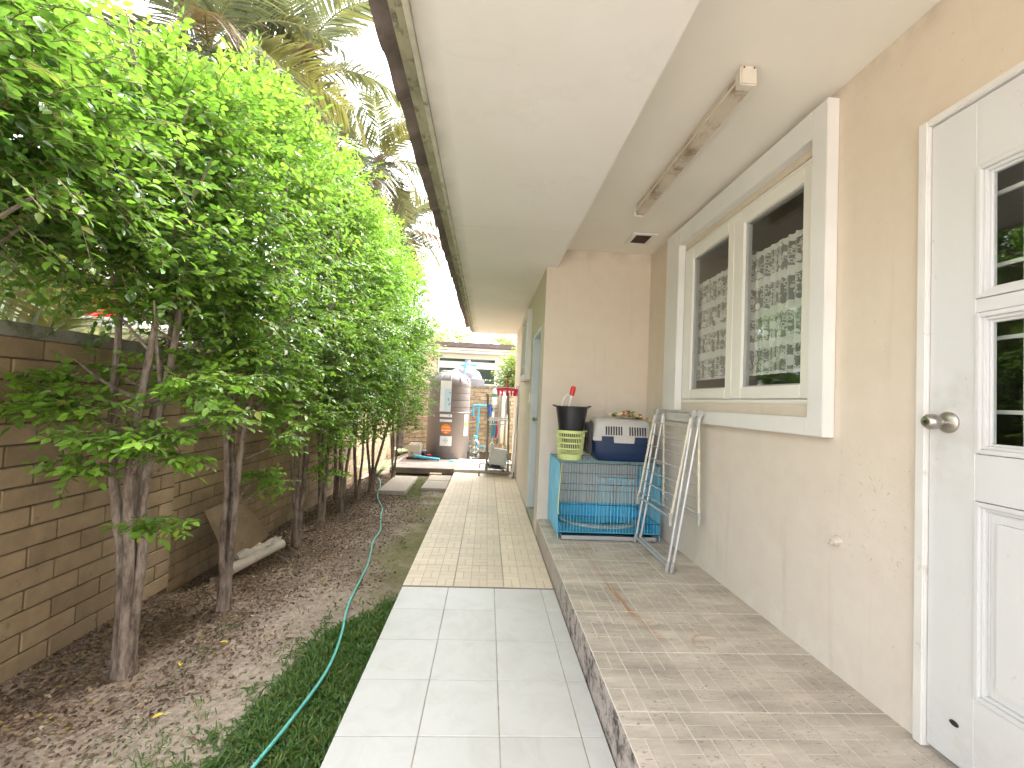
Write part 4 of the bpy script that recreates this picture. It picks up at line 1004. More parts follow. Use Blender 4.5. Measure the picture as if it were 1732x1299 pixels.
bg_.v = [(x+.02*mn.noise(Vector((x*20, y*20, z*20))), y, z+.02*mn.noise(Vector((x*14, y*14, 5)))) for x, y, z in bg_.v]
bg_.obj('bag', MNAVY, None, smooth=True, label='slumped dark and grey bag on the bottom shelf of the clothes rack', cat='bag')
cab = MB()
for k in range(3): cab.tube(catmull([(.10+.05*k, 7.22, .20), (.15+.03*k, 7.2, .13), (.22+.04*k, 7.2, .14), (.28, 7.21, .10+.02*k), (.33, 7.22, .09)]), .005, 5)
cab.obj('cable', MGLOSS, None, label='loose dark cable hanging from the clothes rack shelf', cat='cable')
PH = thing('peg_hanger', 'bright pink red octopus hanger with pegs hung on the clothes rack post', 'hanger', (.31, 7.24, 1.41))
pr_ = MB()
for k in range(9): pr_.tube([(.0, 0, .015), (.165*math.cos(k*.7), .10*math.sin(k*.7), 0)], .018, 5)
pr_.tube([(.165*math.cos(i*.3), .10*math.sin(i*.3), 0) for i in range(22)], .020, 6).tube([(.09*math.cos(i*.35), .055*math.sin(i*.35), 0) for i in range(19)], .010, 6).tube([(0, 0, 0), (0, 0, .16)], .010, 6)
pr_.obj('ring_frame', MPINK, PH)
pgm = MB().box(-.012, .012, -.008, .008, -.095, -.005).mesh('peg', MPINK, bevel=.002, seg=1)
for k in range(12): a = k*.52; link('peg', pgm, PH, (.155*math.cos(a), .09*math.sin(a), random.uniform(-.02, 0)), (random.uniform(-.3, .3), random.uniform(-.3, .3), a))
for k, (x, c) in enumerate(((.10, MPVC), (.135, MPVC), (.17, MPINK), (.20, MCLEAR))):
    MB().tube([(x, 7.43, .92), (x+.01, 7.43, .70), (x-.008, 7.44, .60)], [.012, .02, .014], 7, jit=.2).obj('hanging_cloth', c, None, label=['blue cord bundle at the left of the rack bar', 'second blue cord bundle hanging from the rack bar', 'pink cord bundle hanging from the rack bar', 'clear plastic strip hanging from the rack bar'][k], cat='cord')
bd = []
for i in range(13): a = math.pi*i/12; bd.append((.49, 7.12+.10*math.cos(a)*-1+.10, 1.36+.13*math.sin(a)))
bd = [(.49, 7.12, .02)] + bd + [(.49, 7.32, .02)]
rb = MB().poly_prism([(x-.055*(1-z/1.5), y, z) for x, y, z in bd], (.022, 0, 0)); rb.obj('ironing_board', MTRIM, None, bevel=.004, label='tall pale round-topped board leaning on the house wall beside the clothes rack', cat='board')

# leaning concrete plate, sack, stick
pv = [(-1.90, 3.28, .385), (-1.83, 3.33, .40), (-1.775, 3.66, .33), (-1.63, 3.86, .10), (-1.66, 3.83, -.02), (-1.70, 3.25, -.04), (-1.76, 3.22, .05)]
MB().poly_prism([(-1.915, 3.26, .385), (-1.885, 3.62, .40), (-1.735, 3.80, .05), (-1.72, 3.30, -.05)], (-.035, 0, -.01)).obj('concrete_plate', MBLOCK, None, bevel=.004, label='broken concrete plate propped against the block wall behind the second tree', cat='concrete plate')
sk = MB().tube(catmull([(-1.69, 3.16, .005), (-1.62, 3.34, .03), (-1.55, 3.50, .055), (-1.53, 3.56, .06)]), .036, 14)
sk.tube(catmull([(-1.69, 3.24, .06), (-1.63, 3.36, .075), (-1.57, 3.48, .095), (-1.555, 3.55, .09)], 4), [.018+.010*(i % 3) for i in range(13)], 9, jit=.35)
sk.obj('rolled_sack', MSACK, None, smooth=True, label='dusty white rolled sack on a pale pipe lying behind the second tree trunk', cat='sack')
MB().tube([(-1.72, 8.1, .72), (-1.60, 7.85, .07)], .012, 7).obj('stick', MTWIG, None, label='dark thin stick leaning at the left edge of the tank slab', cat='stick')
MB().tube([(-1.62, 7.80, .055), (-1.56, 7.95, .06)], .02, 6, jit=.3).obj('tool_head', MSTEEL, None, label='small metal tool head on the slab at the foot of the stick', cat='tool')

# garden hose
hp_ = [(-.80, 1.15), (-.765, 1.40), (-.725, 1.606), (-.69, 1.82), (-.671, 2.042), (-.685, 2.25), (-.715, 2.457), (-.756, 2.64), (-.786, 2.832), (-.822, 3.19), (-.845, 3.45), (-.89, 3.72), (-.935, 3.98), (-.955, 4.317), (-1.02, 4.60), (-1.075, 4.85), (-1.13, 5.15), (-1.22, 5.40), (-1.33, 5.749), (-1.42, 6.25), (-1.52, 6.7), (-1.64, 7.1)]
MB().tube(catmull([(x, y, gz(x, y)+.013+(.022 if y < 2.9 else 0)) for x, y in hp_], 6), .0068, 10).obj('garden_hose', MHOSE, None, smooth=True, label='teal garden hose winding along the soil beside the tiled path', cat='hose')

# ------------------------------------------------------------------ hedge trees
def stem_path(base, top, wob, n=9, seed=0, lean=None):
    rd = random.Random(seed); b, t = Vector(base), Vector(top); pts = []
    ph = rd.uniform(0, 6)
    for i in range(n):
        s_ = i/(n-1); p = b.lerp(t, s_)
        p.x += wob*math.sin(s_*5+ph)*s_ + rd.uniform(-.006, .006); p.y += wob*math.cos(s_*4+ph*1.7)*s_ + rd.uniform(-.006, .006); pts.append(p)
    return pts
TREES = [  # x, y, base radius, stems, crown zb, crown zt, half x, half y, number of sprig clumps, fine, label
    (-1.66, 1.30, .06, 3, 1.72, 2.50, .46, .50, 115, True, 'nearest hedge tree, its leafy crown filling the upper left edge of the photo'),
    (-1.585, 2.148, .052, 4, 1.66, 2.66, .45, .42, 98, True, 'thick multi-stemmed tree nearest the camera with low pale green shoots'),
    (-1.49, 2.748, .040, 3, 1.38, 2.98, .47, .50, 122, True, 'second tree of the row with forked trunk beside the leaning concrete plate'),
    (-1.53, 3.36, .03, 2, 1.45, 3.22, .45, .40, 70, True, 'slim tree hidden between the second and third trunks of the row'),
    (-1.544, 3.872, .042, 4, 1.15, 3.25, .46, .48, 105, True, 'third trunk of the row, splitting low into several upright stems'),
    (-1.529, 4.355, .040, 3, 1.10, 3.28, .46, .36, 80, True, 'fourth trunk of the row, leaning slightly towards the far wall'),
    (-1.53, 4.993, .030, 2, 1.05, 3.28, .46, .38, 84, False, 'fifth trunk of the row, slender and bare at its foot'),
    (-1.542, 5.575, .035, 3, .95, 3.28, .48, .38, 84, False, 'sixth tree of the row with paired slender stems'),
    (-1.84, 5.75, .035, 2, 1.3, 3.1, .35, .35, 50, False, 'dark tree set back against the block wall behind the fifth trunk'),
    (-1.496, 6.10, .045, 4, .98, 3.26, .52, .45, 96, False, 'last tree of the row whose stem bends out towards the path'),
    (-1.40, 7.0, .035, 3, 1.05, 3.22, .50, .50, 96, False, 'hedge tree beyond the bent stem, its crown hanging over the slab edge'),
]
LOW = {1: [  # low shoots of the near tree: x, y, z, rx, ry, rz, sprigs
        (-1.86, 1.92, 1.14, .14, .10, .04, 22), (-1.66, 1.92, 1.15, .12, .10, .05, 26), (-1.54, 1.90, 1.00, .12, .10, .04, 26), (-1.63, 1.90, .90, .08, .06, .035, 14),
        (-1.41, 1.95, 1.03, .10, .08, .05, 22), (-1.33, 2.05, 1.23, .10, .09, .06, 26), (-1.23, 2.15, 1.27, .10, .09, .06, 26), (-1.17, 2.02, 1.12, .07, .07, .05, 18),
        (-1.33, 2.00, .93, .07, .06, .04, 12), (-1.37, 1.97, .655, .065, .05, .02, 12), (-1.55, 1.98, 1.60, .16, .12, .05, 26), (-1.44, 2.10, 1.70, .14, .12, .06, 26),
        (-1.77, 1.80, 1.78, .18, .12, .06, 34), (-1.60, 1.90, 1.86, .16, .12, .07, 30), (-1.75, 1.70, 1.98, .18, .14, .07, 40), (-1.39, 2.40, 1.58, .12, .10, .06, 20), (-1.75, 2.2, 1.30, .15, .1, .06, 14), (-1.45, 2.25, 1.38, .14, .1, .06, 20), (-1.8, 2.0, 1.25, .14, .08, .04, 14)],
    2: [(-1.36, 2.62, 1.82, .14, .12, .10, 30), (-1.29, 2.70, 1.30, .12, .10, .08, 30), (-1.34, 2.60, 1.44, .14, .12, .08, 34), (-1.36, 2.98, .64, .06, .06, .05, 10), (-1.42, 2.88, .70, .06, .05, .05, 8), (-1.25, 2.9, .95, .10, .08, .08, 18), (-1.3, 2.8, 1.1, .12, .1, .08, 24), (-1.6, 2.6, 1.35, .1, .1, .08, 16), (-1.28, 3.2, 1.15, .12, .12, .12, 26), (-1.25, 3.2, 1.35, .12, .12, .1, 24)],
    4: [(-1.35, 3.85, .62, .10, .08, .07, 20), (-1.33, 3.95, .85, .12, .12, .09, 30), (-1.28, 3.7, 1.05, .12, .12, .10, 30)],
    5: [(-1.38, 4.35, .90, .10, .10, .08, 20), (-1.30, 4.3, 1.05, .12, .12, .10, 28)],
    6: [(-1.36, 5.0, .85, .1, .12, .1, 24)], 7: [(-1.38, 5.5, .78, .10, .12, .1, 26), (-1.3, 5.6, .95, .1, .12, .1, 26)], 9: [(-1.12, 6.1, .92, .14, .12, .12, 40), (-1.0, 6.3, 1.05, .1, .2, .15, 40), (-1.3, 6.0, .8, .1, .1, .1, 20)]}
def crown_half(s_):      # relative half width along the crown height, 0 bottom .. 1 top
    return .55+.45*math.sin(math.pi*min(1, s_*1.25+.05)) if s_ < .55 else max(.12, math.sqrt(max(0, 1-((s_-.45)/.58)**2)))
for ti, (tx, ty, br, ns, zb_, zt, hx, hy, nc, fine, lab) in enumerate(TREES):
    if ti == 3: continue
    rg = np.random.default_rng(100+ti); rd = random.Random(50+ti)
    g0 = gz(tx, ty)
    TR = thing('hedge_tree', lab, 'tree', (tx, ty, g0), group='row of clipped trees along the left wall')
    tb = MB()
    fk = {1: .55, 2: .42, 4: .40, 5: .5}.get(ti, rd.uniform(.25, .5))
    # fluted lower trunk made of close stems that part higher up
    tips = []
    for k in range(ns):
        a = 2*math.pi*k/ns + rd.uniform(-.4, .4)
        ox, oy = br*.48*math.cos(a), br*.48*math.sin(a)
        tx_, ty_ = rd.uniform(.12, .30)*math.cos(a)*hx/.45, rd.uniform(.12, .28)*math.sin(a)
        if ti == 9 and k == 0: tx_, ty_ = .42, .05
        low = [Vector((ox*1.2, oy*1.2, -.05)), Vector((ox, oy, .10)), Vector((ox*1.15, oy*1.15, fk*.6)), Vector((ox*1.75, oy*1.75, fk))]
        z_end = zt-g0-rd.uniform(.25, .5)
        upr = []
        nseg = 9; ph = rd.uniform(0, 6)
        for i in range(1, nseg+1):
            s_ = i/nseg
            upr.append(Vector((ox*1.75+(tx_-ox*1.75)*s_**(.7 if ti == 9 and k == 0 else 1.1)+.02*math.sin(s_*7+ph), oy*1.75+(ty_-oy*1.75)*s_**1.1+.02*math.cos(s_*6+ph), fk+(z_end-fk)*s_)))
        pts = catmull(low+upr, 3); m_ = len(pts)
        rr = br*(.50 if ns > 2 else .62)
        rad = [rr*(1.12 if i < 2 else 1)*(1-.78*(i/(m_-1))**.75)+.003 for i in range(m_)]
        tb.tube(pts, rad, 10 if fine else 7, jit=.07); tips.append(pts)
    # flare
    tb.tube([(0, 0, -.06), (0, 0, .03), (0, 0, .14), (0, 0, fk*.55)], [br*1.05, br*.92, br*.76, br*.4], 12, jit=.07)
    # limbs
    for k in range(18 if fine else 10):
        pts = rd.choice(tips); i = rd.randint(int(len(pts)*.45), len(pts)-3); p = pts[i]
        a = rd.uniform(0, 6.28); L_ = rd.uniform(.25, .45)
        q = p+Vector((math.cos(a)*L_*hx/.45*.8, math.sin(a)*L_*.8, L_*rd.uniform(.5, 1.1)))
        md = (p+q)/2+Vector((math.cos(a)*.03, math.sin(a)*.03, -.02))
        tb.tube(qbez(p, md, q, 5), [.010, .008, .006, .005, .003], 5, cap=False)
    parts, tws = [], []
    def add(P_, D_, Ls, nl, ls, ag, droop=.25):
        V, T, A, TV, TT = sprigs(P_, D_, Ls, nl, ls, ag, fine, droop, rg); parts.append((V, T, A)); tws.append((TV, TT, np.zeros(len(TV))))
    # crown clumps
    cs = []
    for k in range(int(nc*1.25)):
        s_ = rd.random()**.9; hz = crown_half(s_)
        a = rd.uniform(0, 6.28); rr_ = rd.uniform(.45, 1.0) if rd.random() < .82 else rd.uniform(.1, .5)
        cx_, cy_ = hx*hz*rr_*math.cos(a), hy*1.15*hz*rr_*math.sin(a)
        cs.append((cx_, cy_, zb_+(zt-zb_)*s_-g0, s_, rr_))
    for (cx_, cy_, cz_, s_, rr_) in cs:
        m = rd.randint(15, 21) if fine else rd.randint(18, 24)
        sd_ = np.array([.095, .095, .075])
        P_ = np.array([cx_, cy_, cz_]) + rg.normal(0, 1, (m, 3))*sd_
        out = np.array([cx_, cy_*.8, 0]); out = out/max(.05, np.linalg.norm(out))
        D_ = (P_-np.array([cx_, cy_, cz_]))*5 + out*.7 + rg.normal(0, .45, (m, 3)); D_[:, 2] += .15+.5*(s_ > .75)
        pale_tint = np.clip(rg.beta(1.2, 4, m) + .55*max(0, (s_-.55)/.45)*rd.uniform(.5, 1.3) + .15*(rr_ > .8), 0, 1)  # young growth, plus sunlit look painted in: paler towards crown top and outside
        add(P_, D_, rg.uniform(.09, .17, m), 8, .044 if fine else .05, pale_tint)
    for (lx, ly, lz, rx, ry, rz, m) in LOW.get(ti, []):
        m = int(m*1.5)
        P_ = np.array([lx-tx, ly-ty, lz-g0]) + rg.normal(0, .6, (m, 3))*np.array([rx, ry, rz])
        D_ = rg.normal(0, 1, (m, 3))*np.array([1, .7, .22]); D_[:, 1] -= .35; D_[:, 0] += (.35 if lx > tx else -.35)
        pale_tint = np.clip(.66+rg.normal(0, .2, m), 0, 1)
        add(P_, D_, rg.uniform(.09, .15, m), 8, .047, pale_tint, .12)
        # a thin branch feeding the shoot
        if fine:
            pts = rd.choice(tips); p = min(pts, key=lambda v: abs(v.z-(lz-g0-.15)) + .2*rd.random())
            tb.tube(qbez(p, (p+Vector((lx-tx, ly-ty, lz-g0)))/2+Vector((0, 0, -.04)), (lx-tx, ly-ty, lz-g0), 7), [.007, .006, .006, .005, .004, .003, .002], 5, cap=False)
            for _ in range(3):
                e_ = Vector((lx-tx, ly-ty, lz-g0))+Vector((rd.uniform(-rx, rx), rd.uniform(-ry, ry), rd.uniform(-rz, rz)))
                tb.tube([Vector((lx-tx, ly-ty, lz-g0)), e_], [.0025, .0015], 4, cap=False)
    tb.obj('trunk', MBARK, TR, smooth=True)
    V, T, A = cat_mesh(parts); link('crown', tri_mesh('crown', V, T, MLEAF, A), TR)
    if fine:
        V, T, A = cat_mesh(tws); link('twigs', tri_mesh('twigs', V, T, MTWIG), TR, kind='stuff')

# ------------------------------------------------------------------ grass, litter
def in_grass(x, y):
    b = np.interp(y, [1.0, 1.6, 1.95, 2.28, 2.66, 2.86, 2.95], [-1.15, -1.0, -.98, -.93, -.88, -.66, -.55])
    return (x > b) & (y < 2.98)
gx = rg.uniform(-1.6, -.505, 60000); gy = rg.uniform(.9, 7.4, 60000)
nz = np.array([mn.noise(Vector((a*3.2, b*3.2, 7))) for a, b in zip(gx, gy)])
nz2 = np.array([mn.noise(Vector((a*11, b*11, 5))) for a, b in zip(gx, gy)])
bb = np.interp(gy, [1.0, 1.6, 1.95, 2.28, 2.66, 2.86, 2.95], [-1.15, -1.0, -.98, -.93, -.88, -.66, -.55])
ig = (gy < 2.98) & (rg.random(len(gx)) < np.clip((gx-bb+nz*.30+nz2*.16)/.20, 0, 1)**1.3)
fade = (gx > -1.40) & (gy < 2.9) & (nz+.5*nz2 > .10) & (rg.random(len(gx)) < .22)
edge = (gx > -.72) & (gy > 2.9) & (gy < 6) & (nz > .15) & (rg.random(len(gx)) < .22)
patchg = (gx > -1.06) & (gx < -.83) & (gy > 5.75) & (gy < 7.3) & (rg.random(len(gx)) < .8)
keep = (ig & (rg.random(len(gx)) < .98)) | fade | edge | patchg
gx, gy, nz = gx[keep], gy[keep], nz[keep]
extra = np.where(in_grass(gx-.10, gy))[0]
def jit(a, s_): return a + rg.normal(0, s_, len(a))
gx = np.concatenate([gx]+[jit(gx[extra], .012) for _ in range(3)]); gy = np.concatenate([gy]+[jit(gy[extra], .012) for _ in range(3)])
k_ = (gx < -.500); gx, gy = gx[k_], gy[k_]
gzv = np.array([gz(a, b) for a, b in zip(gx, gy)])
m = len(gx)
A_ = rg.normal(0, 1, (m, 3)); A_[:, 2] = rg.uniform(.15, 1.2, m)
N_ = rg.normal(0, .4, (m, 3)); N_[:, 2] += 1
inb = in_grass(gx, gy)
V, T = leaves(np.stack([gx, gy, gzv-.002], 1), A_, N_, np.where(inb, rg.uniform(.026, .056, m), rg.uniform(.016, .034, m)), wid=.34, fine=True)
link('lawn_grass', tri_mesh('lawn_grass', V, T, MGRASS, np.repeat(np.clip(rg.beta(1, 5, m)+np.where(gy > 5, .6, 0), 0, 1), 8)), kind='stuff', label='patch of broad-bladed green grass between the hose and the white tiles', cat='grass')
m = 90000
lx = -2.05 + 1.5*rg.beta(1.1, 1.9, m); ly = rg.uniform(.9, 7.45, m)
dens = np.clip(1.25-(lx+2.0)*.95 + .25*(ly-2) + .9*np.array([mn.noise(Vector((a*2.3, b*2.3, 11))) for a, b in zip(lx, ly)]), .06, 1)
dens = dens*np.clip((ly-1.35)/.7 + np.clip((-1.6-lx)*3, 0, 1), .18, 1)
k_ = (rg.random(m) < dens) & ~in_grass(lx, ly); lx, ly = lx[k_], ly[k_]; m = len(lx)
lz = np.array([gz(a, b) for a, b in zip(lx, ly)])+.003
A_ = rg.normal(0, 1, (m, 3)); A_[:, 2] *= .22; N_ = rg.normal(0, .35, (m, 3)); N_[:, 2] += 1
V, T = leaves(np.stack([lx, ly, lz], 1), A_, N_, rg.uniform(.009, .032, m)*np.where(rg.random(m) < .5, .7, 1), wid=1.1, fine=False)
link('leaf_litter', tri_mesh('leaf_litter', V, T, MLIT, np.repeat((rg.random(m) < .035)*rg.uniform(.4, 1, m), 4)), kind='stuff', label='brown dead leaves scattered over the soil under the trees', cat='leaf litter')
yl_ = [(-1.30, 2.38, 'pale yellow fallen leaf on the soil farthest right of the nearest trunk'), (-1.36, 2.18, 'pale yellow fallen leaf on the soil between the nearest trunk and the grass'), (-1.22, 1.88, 'pale yellow fallen leaf closest to the bottom edge beside the grass'), (-.98, 3.5, 'dry tan fallen leaf close to the hose where the grass ends'), (-1.45, 1.9, 'dry tan fallen leaf on bare soil in front of the nearest trunk')]
for k, (x, y, lab) in enumerate(yl_):
    V, T = leaves(np.array([[x, y, gz(x, y)+.012]]), np.array([[math.cos(k*2.), math.sin(k*2.), .1]]), np.array([[0, .1, 1.]]), np.array([.042]), fine=True, wid=1.1)
    link('fallen_leaf', tri_mesh('fallen_leaf', V, T, MYELL if k < 3 else MDRYP), None, label=lab, cat='leaf', group='fallen leaves on the soil')
# twigs lying about
for k, (x, y) in enumerate(((-1.25, 3.3), (-1.2, 4.3))):
    a = rd.uniform(0, 3)
    MB().tube([(x, y, gz(x, y)+.008), (x+.06*math.cos(a), y+.06*math.sin(a), gz(x, y)+.014), (x+.13*math.cos(a+.2), y+.13*math.sin(a+.2), gz(x, y)+.008)], .003, 5).obj('fallen_twig', MTWIG, None, label=['thin dry twig on the soil right of the rolled sack', 'thin dry twig on the soil before the fourth trunk'][k], cat='twig', group='twigs on the soil')

# spider plant near the slab
def strap_plant(name, c, n, L_, wid, m_, label, cat, seed, up_=.9):
    rg2 = np.random.default_rng(seed); Vs, Ts, o_ = [], [], 0
    for k in range(n):
        a = rg2.uniform(0, 6.28); L1 = L_*rg2.uniform(.6, 1.1); e = rg2.uniform(.4, 1.3)
        d = np.array([math.cos(a), math.sin(a), 0]); sd_ = np.array([-d[1], d[0], 0]); seg = 6; vv = []
        for i in range(seg+1):
            s_ = i/seg; r_ = L1*(s_*math.cos(e*.6)); z = L1*(up_*s_*math.sin(e)-.75*s_*s_*math.sin(e)+.2*s_)
            w_ = wid*math.sin(math.pi*min(.98, .15+.83*s_)); p = np.array(c)+d*r_+np.array([0, 0, z])
            vv += [p-sd_*w_, p+sd_*w_]
        tt = []
        for i in range(seg): tt += [(2*i, 2*i+1, 2*i+3), (2*i, 2*i+3, 2*i+2)]
        Vs.append(np.array(vv)); Ts.append(np.array(tt)+o_); o_ += len(vv)
    V = np.concatenate(Vs); T = np.concatenate(Ts)
    c_ = np.array(c)
    TH = thing(name, label, cat, tuple(c))
    link('foliage', tri_mesh(name, V-c_, T, m_, np.full(len(V), .35)), TH)
    return TH
MSPID = leafmat('striped grassy leaf', (.22, .32, .14), (.42, .52, .28), (.7, .75, .5), .3)
strap_plant('spider_plant', (-1.72, 7.35, -.06), 90, .55, .010, MSPID, 'pale arching spider plant beside the left edge of the tank slab', 'plant', 3)
strap_plant('ground_plant', (-1.80, 9.6, .0), 60, .30, .012, MSPID, 'low silvery plant in the far left corner by the wall', 'plant', 4)
MB().box(-.9, -.70, 7.40, 7.48, -.08, -.015).obj('brick', MROUGH, None, bevel=.004, label='loose reddish brick before the dark slab in the grass strip', cat='brick')

# ------------------------------------------------------------------ palms beyond the wall
def frond_mesh(L_, seed, m_, nl=44, arch=.55, ll=.52, droop=.5, pale_tint=0.):
    rg2 = np.random.default_rng(seed); Vs, Ts, As, o_ = [], [], [], 0
    def rp(t):
        return np.array([L_*t*(1-.12*t), 0, L_*(arch*t-arch*1.15*t*t)])
    # rachis as a 3-sided tube
    pts = [rp(i/10) for i in range(11)]; vv = []
    for i, p in enumerate(pts):
        r_ = .016*(1-i/10)+.003
        for k in range(3): vv.append(p+np.array([0, math.cos(k*2.09)*r_, math.sin(k*2.09)*r_]))
    tt = []
    for i in range(10):
        for k in range(3): a, b = i*3+k, i*3+(k+1) % 3; tt += [(a, b, a+3), (b, b+3, a+3)]
    Vs.append(np.array(vv)); Ts.append(np.array(tt)); As.append(np.full(len(vv), .8)); o_ = len(vv)
    for k in range(nl):
        t = .14+.86*k/(nl-1)
        for sg in (-1, 1):
            p = rp(min(1, t+rg2.uniform(-.004, .004))); tg = rp(min(1, t+.02))-rp(t-.02); tg /= np.linalg.norm(tg)
            l = ll*(.35+.65*math.sin(math.pi*(.12+.80*t)))*rg2.uniform(.85, 1.1)
            dirv = tg*.55+np.array([0, sg*.80, .22])+rg2.normal(0, .07, 3); dirv /= np.linalg.norm(dirv)
            wv = np.cross(dirv, [0, 0, 1.]); wv /= np.linalg.norm(wv); wd = .017*rg2.uniform(.8, 1.1)
            vv = []; seg = 4; dr_ = droop*rg2.uniform(.6, 1.3)
            for i in range(seg+1):
                s_ = i/seg; q = p+dirv*l*s_+np.array([0, 0, -dr_*l*s_*s_]); ww = wd*(1-s_)**.6*(.6+.8*min(1, s_*4)) if s_ < 1 else .001
                vv += [q-wv*ww, q+wv*ww]
            tt = []
            for i in range(seg): tt += [(2*i, 2*i+1, 2*i+3), (2*i, 2*i+3, 2*i+2)]
            Vs.append(np.array(vv)); Ts.append(np.array(tt)+o_); As.append(np.full(len(vv), np.clip(pale_tint+rg2.normal(0, .12), 0, 1))); o_ += len(vv)
    return tri_mesh('frond', np.concatenate(Vs), np.concatenate(Ts), m_, np.concatenate(As))
FG = [frond_mesh(1.75, s_, MPALM, droop=.12+.2*s_, pale_tint=.05*s_, ll=.62, nl=38) for s_ in range(3)] + [frond_mesh(1.35, 9, MDRYP, droop=1.1, arch=.35, nl=30), frond_mesh(1.5, 10, MPALM, droop=.3, pale_tint=.75)]
def palm(x, y, z, n, label, seed, lean=(0, 0), sc=1, ydry=.2, tr=.085):
    rd2 = random.Random(seed)
    TH = thing('palm_tree', label, 'palm tree', (x-lean[0], y-lean[1], -.3), group='palm trees beyond the left wall')
    h = z+.3
    pts = [Vector((lean[0]*s_**1.5, lean[1]*s_**1.5, h*s_)) for s_ in [i/10 for i in range(11)]]
    MB().tube(pts, [tr*(1.3-.5*i/10) for i in range(11)], 12, jit=.05).obj('trunk', MPTR, TH, smooth=True)
    MB().tube([pts[-1]-Vector((0, 0, .05)), pts[-1]+Vector((0, 0, .35))], [tr*.9, tr*.4], 10).obj('crownshaft', mat('crownshaft', (.14, .20, .09), .6), TH, smooth=True)
    for k in range(n):
        az = k*2.4+rd2.uniform(-.3, .3); el = R(68-(k/n)*118)+rd2.uniform(-.12, .12)
        dry = rd2.random() < ydry and k > n*.4
        me_ = FG[3] if dry else (FG[4] if rd2.random() < .18 else FG[rd2.randint(0, 2)])
        o = link('frond', me_, TH, (lean[0], lean[1], h+.18), (rd2.uniform(-.3, .3), -el+R(15), az)); s2 = sc*rd2.uniform(.85, 1.1); o.scale = (s2, s2, s2)
    # hanging old flower stalks
    fl = MB()
    for k in range(26):
        a = rd2.uniform(0, 6.28); L2 = rd2.uniform(.3, .7)
        fl.tube(qbez((lean[0], lean[1], h-.02), (lean[0]+.25*math.cos(a), lean[1]+.25*math.sin(a), h+.08), (lean[0]+.36*math.cos(a), lean[1]+.36*math.sin(a), h-L2), 6), [.006, .006, .005, .004, .004, .003], 4, cap=False)
    fl.obj('flower_stalk', MDRYP, TH)
    return TH
palm(-3.60, 5.5, 5.15, 19, 'nearest palm over the wall with orange-yellow fronds at the top left', 1, sc=1.15, ydry=.3)
palm(-3.50, 7.6, 6.35, 19, 'second palm over the wall with tan flower stalks above the hedge', 2, sc=1.15, ydry=.35)
palm(-2.72, 10.2, 6.35, 18, 'third palm over the wall, grey green fronds against white sky', 3, sc=1.05, ydry=.15)
palm(-2.75, 12.6, 5.6, 18, 'farthest palm over the wall, nearest to the roof eave', 4, sc=1.15, ydry=.2)
palm(-4.0, 6.6, 6.9, 12, 'tallest palm whose frond enters the photo from its top edge', 5, sc=1.0, ydry=.15)
# low areca clump seen over the coping at the far left
AR = thing('areca_palm', 'low areca palm clump with yellow stems behind the coping at the left edge', 'palm', (-2.95, 3.1, -.3))
for k in range(9):
    o = link('frond', FG[[0, 1, 4][k % 3]], AR, (.05*math.cos(k), .08*math.sin(k*2), 1.3+.05*k), (random.uniform(-.3, .3), -R(30+5*(k % 4)), k*.72)); o.scale = (.75,)*3
MB().tube([(0, 0, 0), (0, 0, 1.7)], .04, 8).tube([(.08, .1, 0), (.12, .12, 1.6)], .035, 8).obj('stem', MRACH, AR)
AR2 = thing('areca_palm', 'second areca clump between the trunks with strap leaves over the wall', 'palm', (-3.1, 5.0, -.3))
for k in range(9):
    o = link('frond', FG[[0, 1, 4][k % 3]], AR2, (.05*math.cos(k), .08*math.sin(k*2), 1.4+.06*k), (random.uniform(-.3, .3), -R(45+5*(k % 4)), k*.72)); o.scale = (.8,)*3
MB().tube([(0, 0, 0), (0, 0, 1.9)], .04, 8).obj('stem', MRACH, AR2)

# ------------------------------------------------------------------ neighbours' houses
NL = thing('neighbour_house', 'cream neighbour house with low tiled lean-to roof glimpsed through the hedge', 'house', (-7, 6, -.3))
def nl(name, mb, m, **k): o = mb.obj(name, m, NL, **k); o.matrix_parent_inverse = Matrix.Translation(-Vector((-7, 6, -.3))); return o
nl('wall', MB().box(-9, -6.2, -1, 11, -.3, 3.9), MPEACH2)
nl('roof', MB().poly_prism([(-5.7, -1.4, 3.85), (-7.6, -1.4, 4.9), (-9.5, -1.4, 3.9)], (0, 12.8, 0)), MNROOF)
nl('lean_to_roof', MB().poly_prism([(-5.0, .5, 2.62), (-6.2, .5, 3.05), (-6.2, .5, 3.12), (-5.0, .5, 2.69)], (0, 8, 0)), mat('grey roof tile', (.42, .36, .34), .8, .2))
nl('eave_board', MB().box(-5.03, -4.97, .5, 8.5, 2.40, 2.60), MNWHITE)
nl('lean_to_wall', MB().box(-5.6, -5.5, .5, 8.5, -.3, 2.4), mat('shaded cream wall', (.45, .36, .26), .8))
for y_ in (2.2, 5.2, 8.9): nl('window', MB().box(-6.2, -6.17, y_, y_+1.2, 1.2, 2.4), MGLOSS)
MB().box(-3.3, -2.7, 3.55, 4.35, 1.60, 1.74).obj('white_canopy', MNWHITE, None, bevel=.01, label='flat white panel just above the coping behind the first tree trunk', cat='panel')
MB().box(-3.4, -3.3, 3.85, 4.10, -.3, 2.05).obj('red_post', MRED, None, bevel=.004, label='dark red post beyond the wall above the white panel', cat='post')
MB().box(-3.2, -3.1, 3.6, 3.7, -.3, 1.599).box(-2.9, -2.8, 4.2, 4.3, -.3, 1.599).obj('canopy_post', MNWHITE, None, label='pair of white supports under the flat white panel beyond the wall', cat='post')
NB = thing('neighbour_house', 'single-storey neighbour house with white framed windows and brown flat eave behind the back wall', 'house', (0, 14, -.3))
def nb(name, mb, m, par=None, **k):
    o = mb.obj(name, m, par or NB, **k)
    if not par: o.matrix_parent_inverse = Matrix.Translation(-Vector((0, 14, -.3)))
    return o
